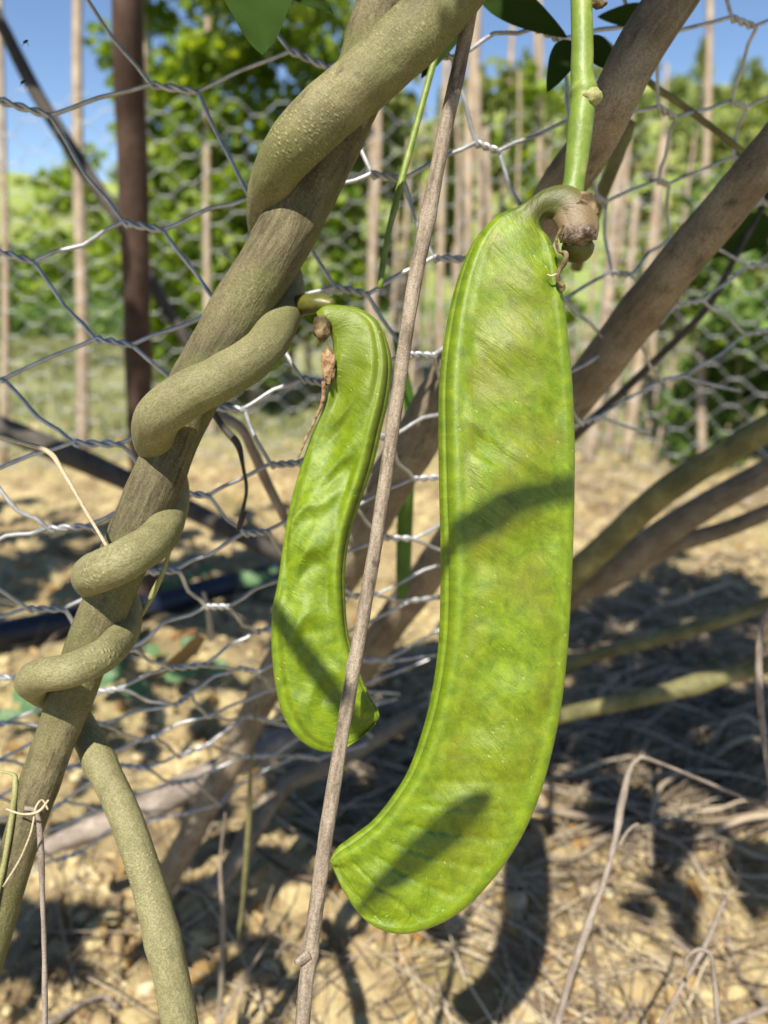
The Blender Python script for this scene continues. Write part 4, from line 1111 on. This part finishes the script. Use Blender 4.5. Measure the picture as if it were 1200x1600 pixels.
leaf('leaf', P(893, 62, .32), P(856, 142, .32), .013, M['leaf_near'], 'oval dark leaf hanging just left of the green pod stalk')
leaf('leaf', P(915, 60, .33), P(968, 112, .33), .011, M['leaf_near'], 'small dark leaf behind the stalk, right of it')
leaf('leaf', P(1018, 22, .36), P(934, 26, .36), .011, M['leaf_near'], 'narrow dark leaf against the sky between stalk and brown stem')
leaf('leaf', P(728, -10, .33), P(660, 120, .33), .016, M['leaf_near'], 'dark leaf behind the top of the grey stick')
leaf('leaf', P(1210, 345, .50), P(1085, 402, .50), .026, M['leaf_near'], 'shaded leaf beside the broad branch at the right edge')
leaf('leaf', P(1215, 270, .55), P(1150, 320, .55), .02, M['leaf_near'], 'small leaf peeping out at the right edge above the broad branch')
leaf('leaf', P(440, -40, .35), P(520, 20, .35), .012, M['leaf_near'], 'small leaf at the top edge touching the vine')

# seedlings low behind the vine
def seedling(spots, label):
    gp = G(*spots[0][:2]); gp[2] = float(terrain(gp[0], gp[1]))
    t = thing('broadleaf_seedling', gp, label, 'plant')
    for (x, y, s, a) in spots:
        c = G(x, y, .035)
        dv = np.array([math.cos(a), math.sin(a) * .4, .12]) * s
        leaf('leaf', c - dv / 2, c + dv / 2, s * .62, M['leaf_sage'], None, t, nrm=(0, -.55, .8), curl=.25, fold=.15)
        b = np.array([gp[0], gp[1], gp[2]])
        tube('leaf_stalk', [(*b, .0012), (*((b + c) / 2 + np.array([0, 0, .01])), .001), (*(c - dv / 2), .0008)], M['greenshoot'], t, 5, 3, 0, world_pts=True)
seedling([(285, 1050, .05, .2), (335, 1042, .045, 2.6), (240, 1015, .04, 1.2), (300, 1005, .04, .6)], 'low blue-green seedling with rounded leaves behind the netting near the vine')
seedling([(165, 1060, .05, .1), (205, 1075, .045, 2.9), (190, 1040, .04, 1.5)], 'low seedling half hidden behind the vine loop')
seedling([(290, 905, .05, .9), (320, 890, .045, 2.2), (262, 915, .04, .2)], 'blue-green seedling growing beside the black hose')
seedling([(400, 905, .06, .1), (425, 890, .04, 1.5), (372, 900, .04, 2.8)], 'small seedling by the hose left of the smaller pod')
seedling([(60, 1100, .05, .1), (30, 1085, .04, 2.2), (15, 1120, .04, .6)], 'seedling on shaded ground at the left edge')
leaf('dry_leaf', P(330, 1000, .50), P(255, 1062, .52), .014, M['leaf_dry'], 'curled orange-brown dry leaf caught on the netting behind the vine', nrm=(.3, -.4, .8), curl=-.6, fold=.9, cat='dry leaf')
tag(tube('dry_leaf_stalk', [(330, 1000, .50, 6), (326, 960, .5, 4), (318, 925, .5, 3)], M['leaf_dry'] if False else M['straw'], None, 6, 4, .1, 60), 'thin stalk above the curled dry leaf on the netting', 'dry stalk')

# two small insects against the sky
for (x, y, lab) in ((40, 65, 'tiny black fly in front of the sky at the top left'), (36, 128, 'small black insect on the dark dead branch at upper left')):
    t = thing('insect', P(x, y, .30), lab, 'insect')
    lump_ob('insect_body', P(x, y, .30), np.array([.0012, .0005, .0005]), M['insect'], t, .1, 2, 1, .5)
    for s in (-1, 1):
        tube('leg', [(x, y, .30, .6), (x + 3 * s, y + 3, .30, .5), (x + 5 * s, y + 7, .30, .3)], M['insect'], t, 5, 3, 0, flat=.3)

# ------------------------------------------------------------------ the rest of the plant overhead: it throws the shade seen on pods and ground
def outside(p, m=140):
    r = p - CAM; z = r.dot(FW)
    if z < .01: return True
    x = 600 + r[0] / z * FPX; y = 800 - r.dot(UP) / z * FPX
    return x < -m or x > 1200 + m or y < -m or y > 1600 + m
def clear(p, stem=False):
    "True where neither the view nor the pods are touched by this bit of foliage or its shade"
    if not outside(p, 15): return False
    for dd, x0, x1, y0, y1 in ((.25, 500, 930, 290, 1480), (.288, 410, 625, 465, 1190), (.25, 850, 960, -60, 330), (.27, 0, 320, 800, 1130), (.28, 130, 330, 1150, 1640), (.262, 230, 480, 480, 720), (.265, 400, 720, -40, 330)):
        t = (dd - (p - CAM).dot(FW)) / L.dot(FW)
        if t <= 0: continue
        q = p + L * t - CAM
        x = 600 + q[0] / dd * FPX; y = 800 - q.dot(UP) / dd * FPX
        if x0 < x < x1 and y0 < y < y1: return False
    return True
def leaf_clear(c, dv):
    pr = np.cross(dv, L) / (np.linalg.norm(L)) * .5
    return all(clear(q) for q in (c, c + dv, c - dv * .4, c + dv * .5, c + dv * .4 + pr, c + dv * .4 - pr))
def lift_out(g, t):
    p = back(g, t)
    while not outside(p, 60 + .09 / max(.1, (p - CAM).dot(FW)) * FPX): t += .04; p = back(g, t)
    return p
def overhead(spots, label, t, mat=M['leaf_near'], size=.075, stem=True, spread=.03):
    "leafy shoot above and behind the viewpoint, its leaves where the shade on the ground comes from"
    tops = [lift_out(G(x, y), t * random.uniform(.92, 1.08)) for x, y in spots]
    th = thing('overhead_shoot', tops[0], label, 'leafy shoot')
    rows = [(*p, .0012) for p in tops]
    if len(rows) > 1 and all(clear(q[:3]) for q in crom(rows, 12)): tube('stem', rows, M['olive'], th, 7, 4, .1, 60, world_pts=True)
    for p in tops:
        for k in range(6):
            c = p + rng.normal(size=3) * spread
            a = random.uniform(0, 6.28); s = size * random.uniform(.7, 1.15)
            dv = np.array([math.cos(a), math.sin(a), -.25]) * s
            if not leaf_clear(c, dv): continue
            leaf('leaf', c, c + dv, s * .7, mat, None, th, nrm=(-L + rng.normal(size=3) * .35), fold=.12)
    return th
overhead([(20, 900), (90, 860), (170, 900), (250, 870), (330, 830), (400, 860)], 'leafy shoot above the picture shading the clay behind the vine', 1.15, size=.10, spread=.05)
overhead([(20, 960), (110, 950), (220, 990), (330, 930), (420, 950)], 'leafy shoot above the picture shading the hose', 1.1, size=.10, spread=.04)
overhead([(920, 960), (1000, 930), (1090, 960), (1180, 930), (1250, 960)], 'leafy shoot above the picture shading the litter at the right', 1.15, size=.10, spread=.05)
overhead([(900, 1060), (980, 1120), (1060, 1060), (1150, 1130), (1230, 1060), (1120, 1000)], 'lower leafy shoot above the picture shading the litter at the right', 1.0, size=.09, spread=.05)
overhead([(560, 1120), (620, 1180), (660, 1090), (540, 1230), (470, 1180)], 'leafy shoot above the picture shading the ground between the pods', .95, size=.07, spread=.03)
overhead([(60, 1420), (20, 1480), (120, 1440)], 'leafy shoot above the picture shading the bottom left corner', .9, size=.05, spread=.015)

def shade_branch(pts, t, name, label, mat=M['olive']):
    rows = []
    for (x, y, d, r) in pts:
        p = back(P(x, y, d), t); rows.append((*p, r * d / FPX))
    return tag(tube(name, rows, mat, None, 9, 6, .1, 60, world_pts=True), label, 'branch')
shade_branch([(1010, 690, D, 14), (905, 765, D, 15), (830, 805, D, 17), (770, 845, D, 22), (700, 880, D, 18), (640, 900, D, 12)], .42, 'overhead_branch', 'leafless branch above the viewpoint shading the middle of the large pod')
shade_branch([(430, 960, D2, 14), (470, 1020, D2, 15), (520, 1085, D2, 16), (570, 1150, D2, 14)], .45, 'overhead_branch', 'leafless branch above the viewpoint shading the tip of the smaller pod')
def shade_leaf(a, b, w, t, label):
    pa = back(P(*a), t); pb = back(P(*b), t)
    leaf('overhead_leaf', pa, pb, w, M['leaf_near'], label, nrm=-L, fold=.1, curl=.05)
shade_leaf((772, 1250, D), (545, 1440, D), .0105, .42, 'leaf above the viewpoint shading the tip of the large pod')
shade_leaf((690, 40, D), (730, 10, D), .012, .3, 'leaf above the viewpoint shading the top of the vine')



for pts, t, lab in (
        ([(1050, 60, .305), (1010, 120, .305), (985, 190, .31)], .33, 'leafy shoot above the picture shading the top of the thick brown stem'),
        ([(1190, 270, .34), (1120, 350, .36)], .35, 'leafy shoot above the picture shading the broad branch at the right edge'),
        ([(980, 530, .42), (940, 570, .43)], .55, 'leafy shoot above the picture shading the broad branch beside the large pod'),
        ([(1180, 750, .61), (1080, 810, .64), (960, 890, .69)], .75, 'leafy shoot above the picture shading the low brown branches at the right'),
        ([(1190, 690, .53), (1120, 730, .55)], .7, 'leafy shoot above the picture shading the mossy branch at the right edge'),
        ([(400, 1110, .54), (340, 1240, .58), (290, 1320, .61)], .75, 'leafy shoot above the picture shading the foot of the brown stem')):
    tops = [lift_out(P(*q), t) for q in pts]
    th = thing('overhead_shoot', tops[0], lab, 'leafy shoot')
    if all(clear(q) for q in crom(tops, 12)): tube('stem', [(*p, .0011) for p in tops], M['olive'], th, 7, 4, .1, 60, world_pts=True)
    for p in tops:
        for k in range(2):
            a = random.uniform(0, 6.28); q = .045 if t < .5 else .06
            c = p + rng.normal(size=3) * .012
            dv = np.array([math.cos(a), math.sin(a), -.2]) * q
            if not leaf_clear(c, dv * .6): continue
            leaf('leaf', c - dv * .4, c + dv * .6, q * .6, M['leaf_near'], None, th, nrm=(-L + rng.normal(size=3) * .25), fold=.12)

overhead([(590, 1080), (640, 1140), (600, 1210), (680, 1010), (520, 1160)], 'second leafy shoot above the picture shading the ground between the pods', .98, size=.09, spread=.045)
overhead([(900, 1000), (980, 1020), (1060, 1100), (1150, 1060), (940, 1120), (1190, 1170)], 'third leafy shoot above the picture shading the litter at the right', 1.05, size=.10, spread=.06)
overhead([(0, 830), (100, 840), (200, 830), (60, 900), (150, 930), (330, 980)], 'second leafy shoot above the picture shading the clay behind the vine', 1.2, size=.10, spread=.05)
overhead([(60, 1500), (330, 1420), (350, 1480), (1050, 1400)], 'sparse leafy shoot above the picture dappling the clay at the bottom', .9, size=.045, spread=.012)

overhead([(900, 900), (1000, 960), (1100, 900), (1200, 1000), (1150, 1120), (960, 1160), (1040, 1170)], 'fourth leafy shoot above the picture shading the litter at the right', 1.1, size=.11, spread=.07)
overhead([(620, 1000), (660, 1060), (560, 1100), (640, 1200), (700, 1250), (580, 1260), (500, 1230)], 'third leafy shoot above the picture shading the ground between the pods', 1.02, size=.10, spread=.05)

overhead([(0, 780), (90, 790), (180, 800), (330, 870), (420, 900), (30, 860), (380, 800)], 'third leafy shoot above the picture shading the clay behind the vine', 1.25, size=.10, spread=.05)
overhead([(280, 1100), (330, 1060), (400, 1120), (230, 1080), (180, 1180), (300, 1240)], 'leafy shoot above the picture dappling the netting foot', 1.0, size=.055, spread=.05)
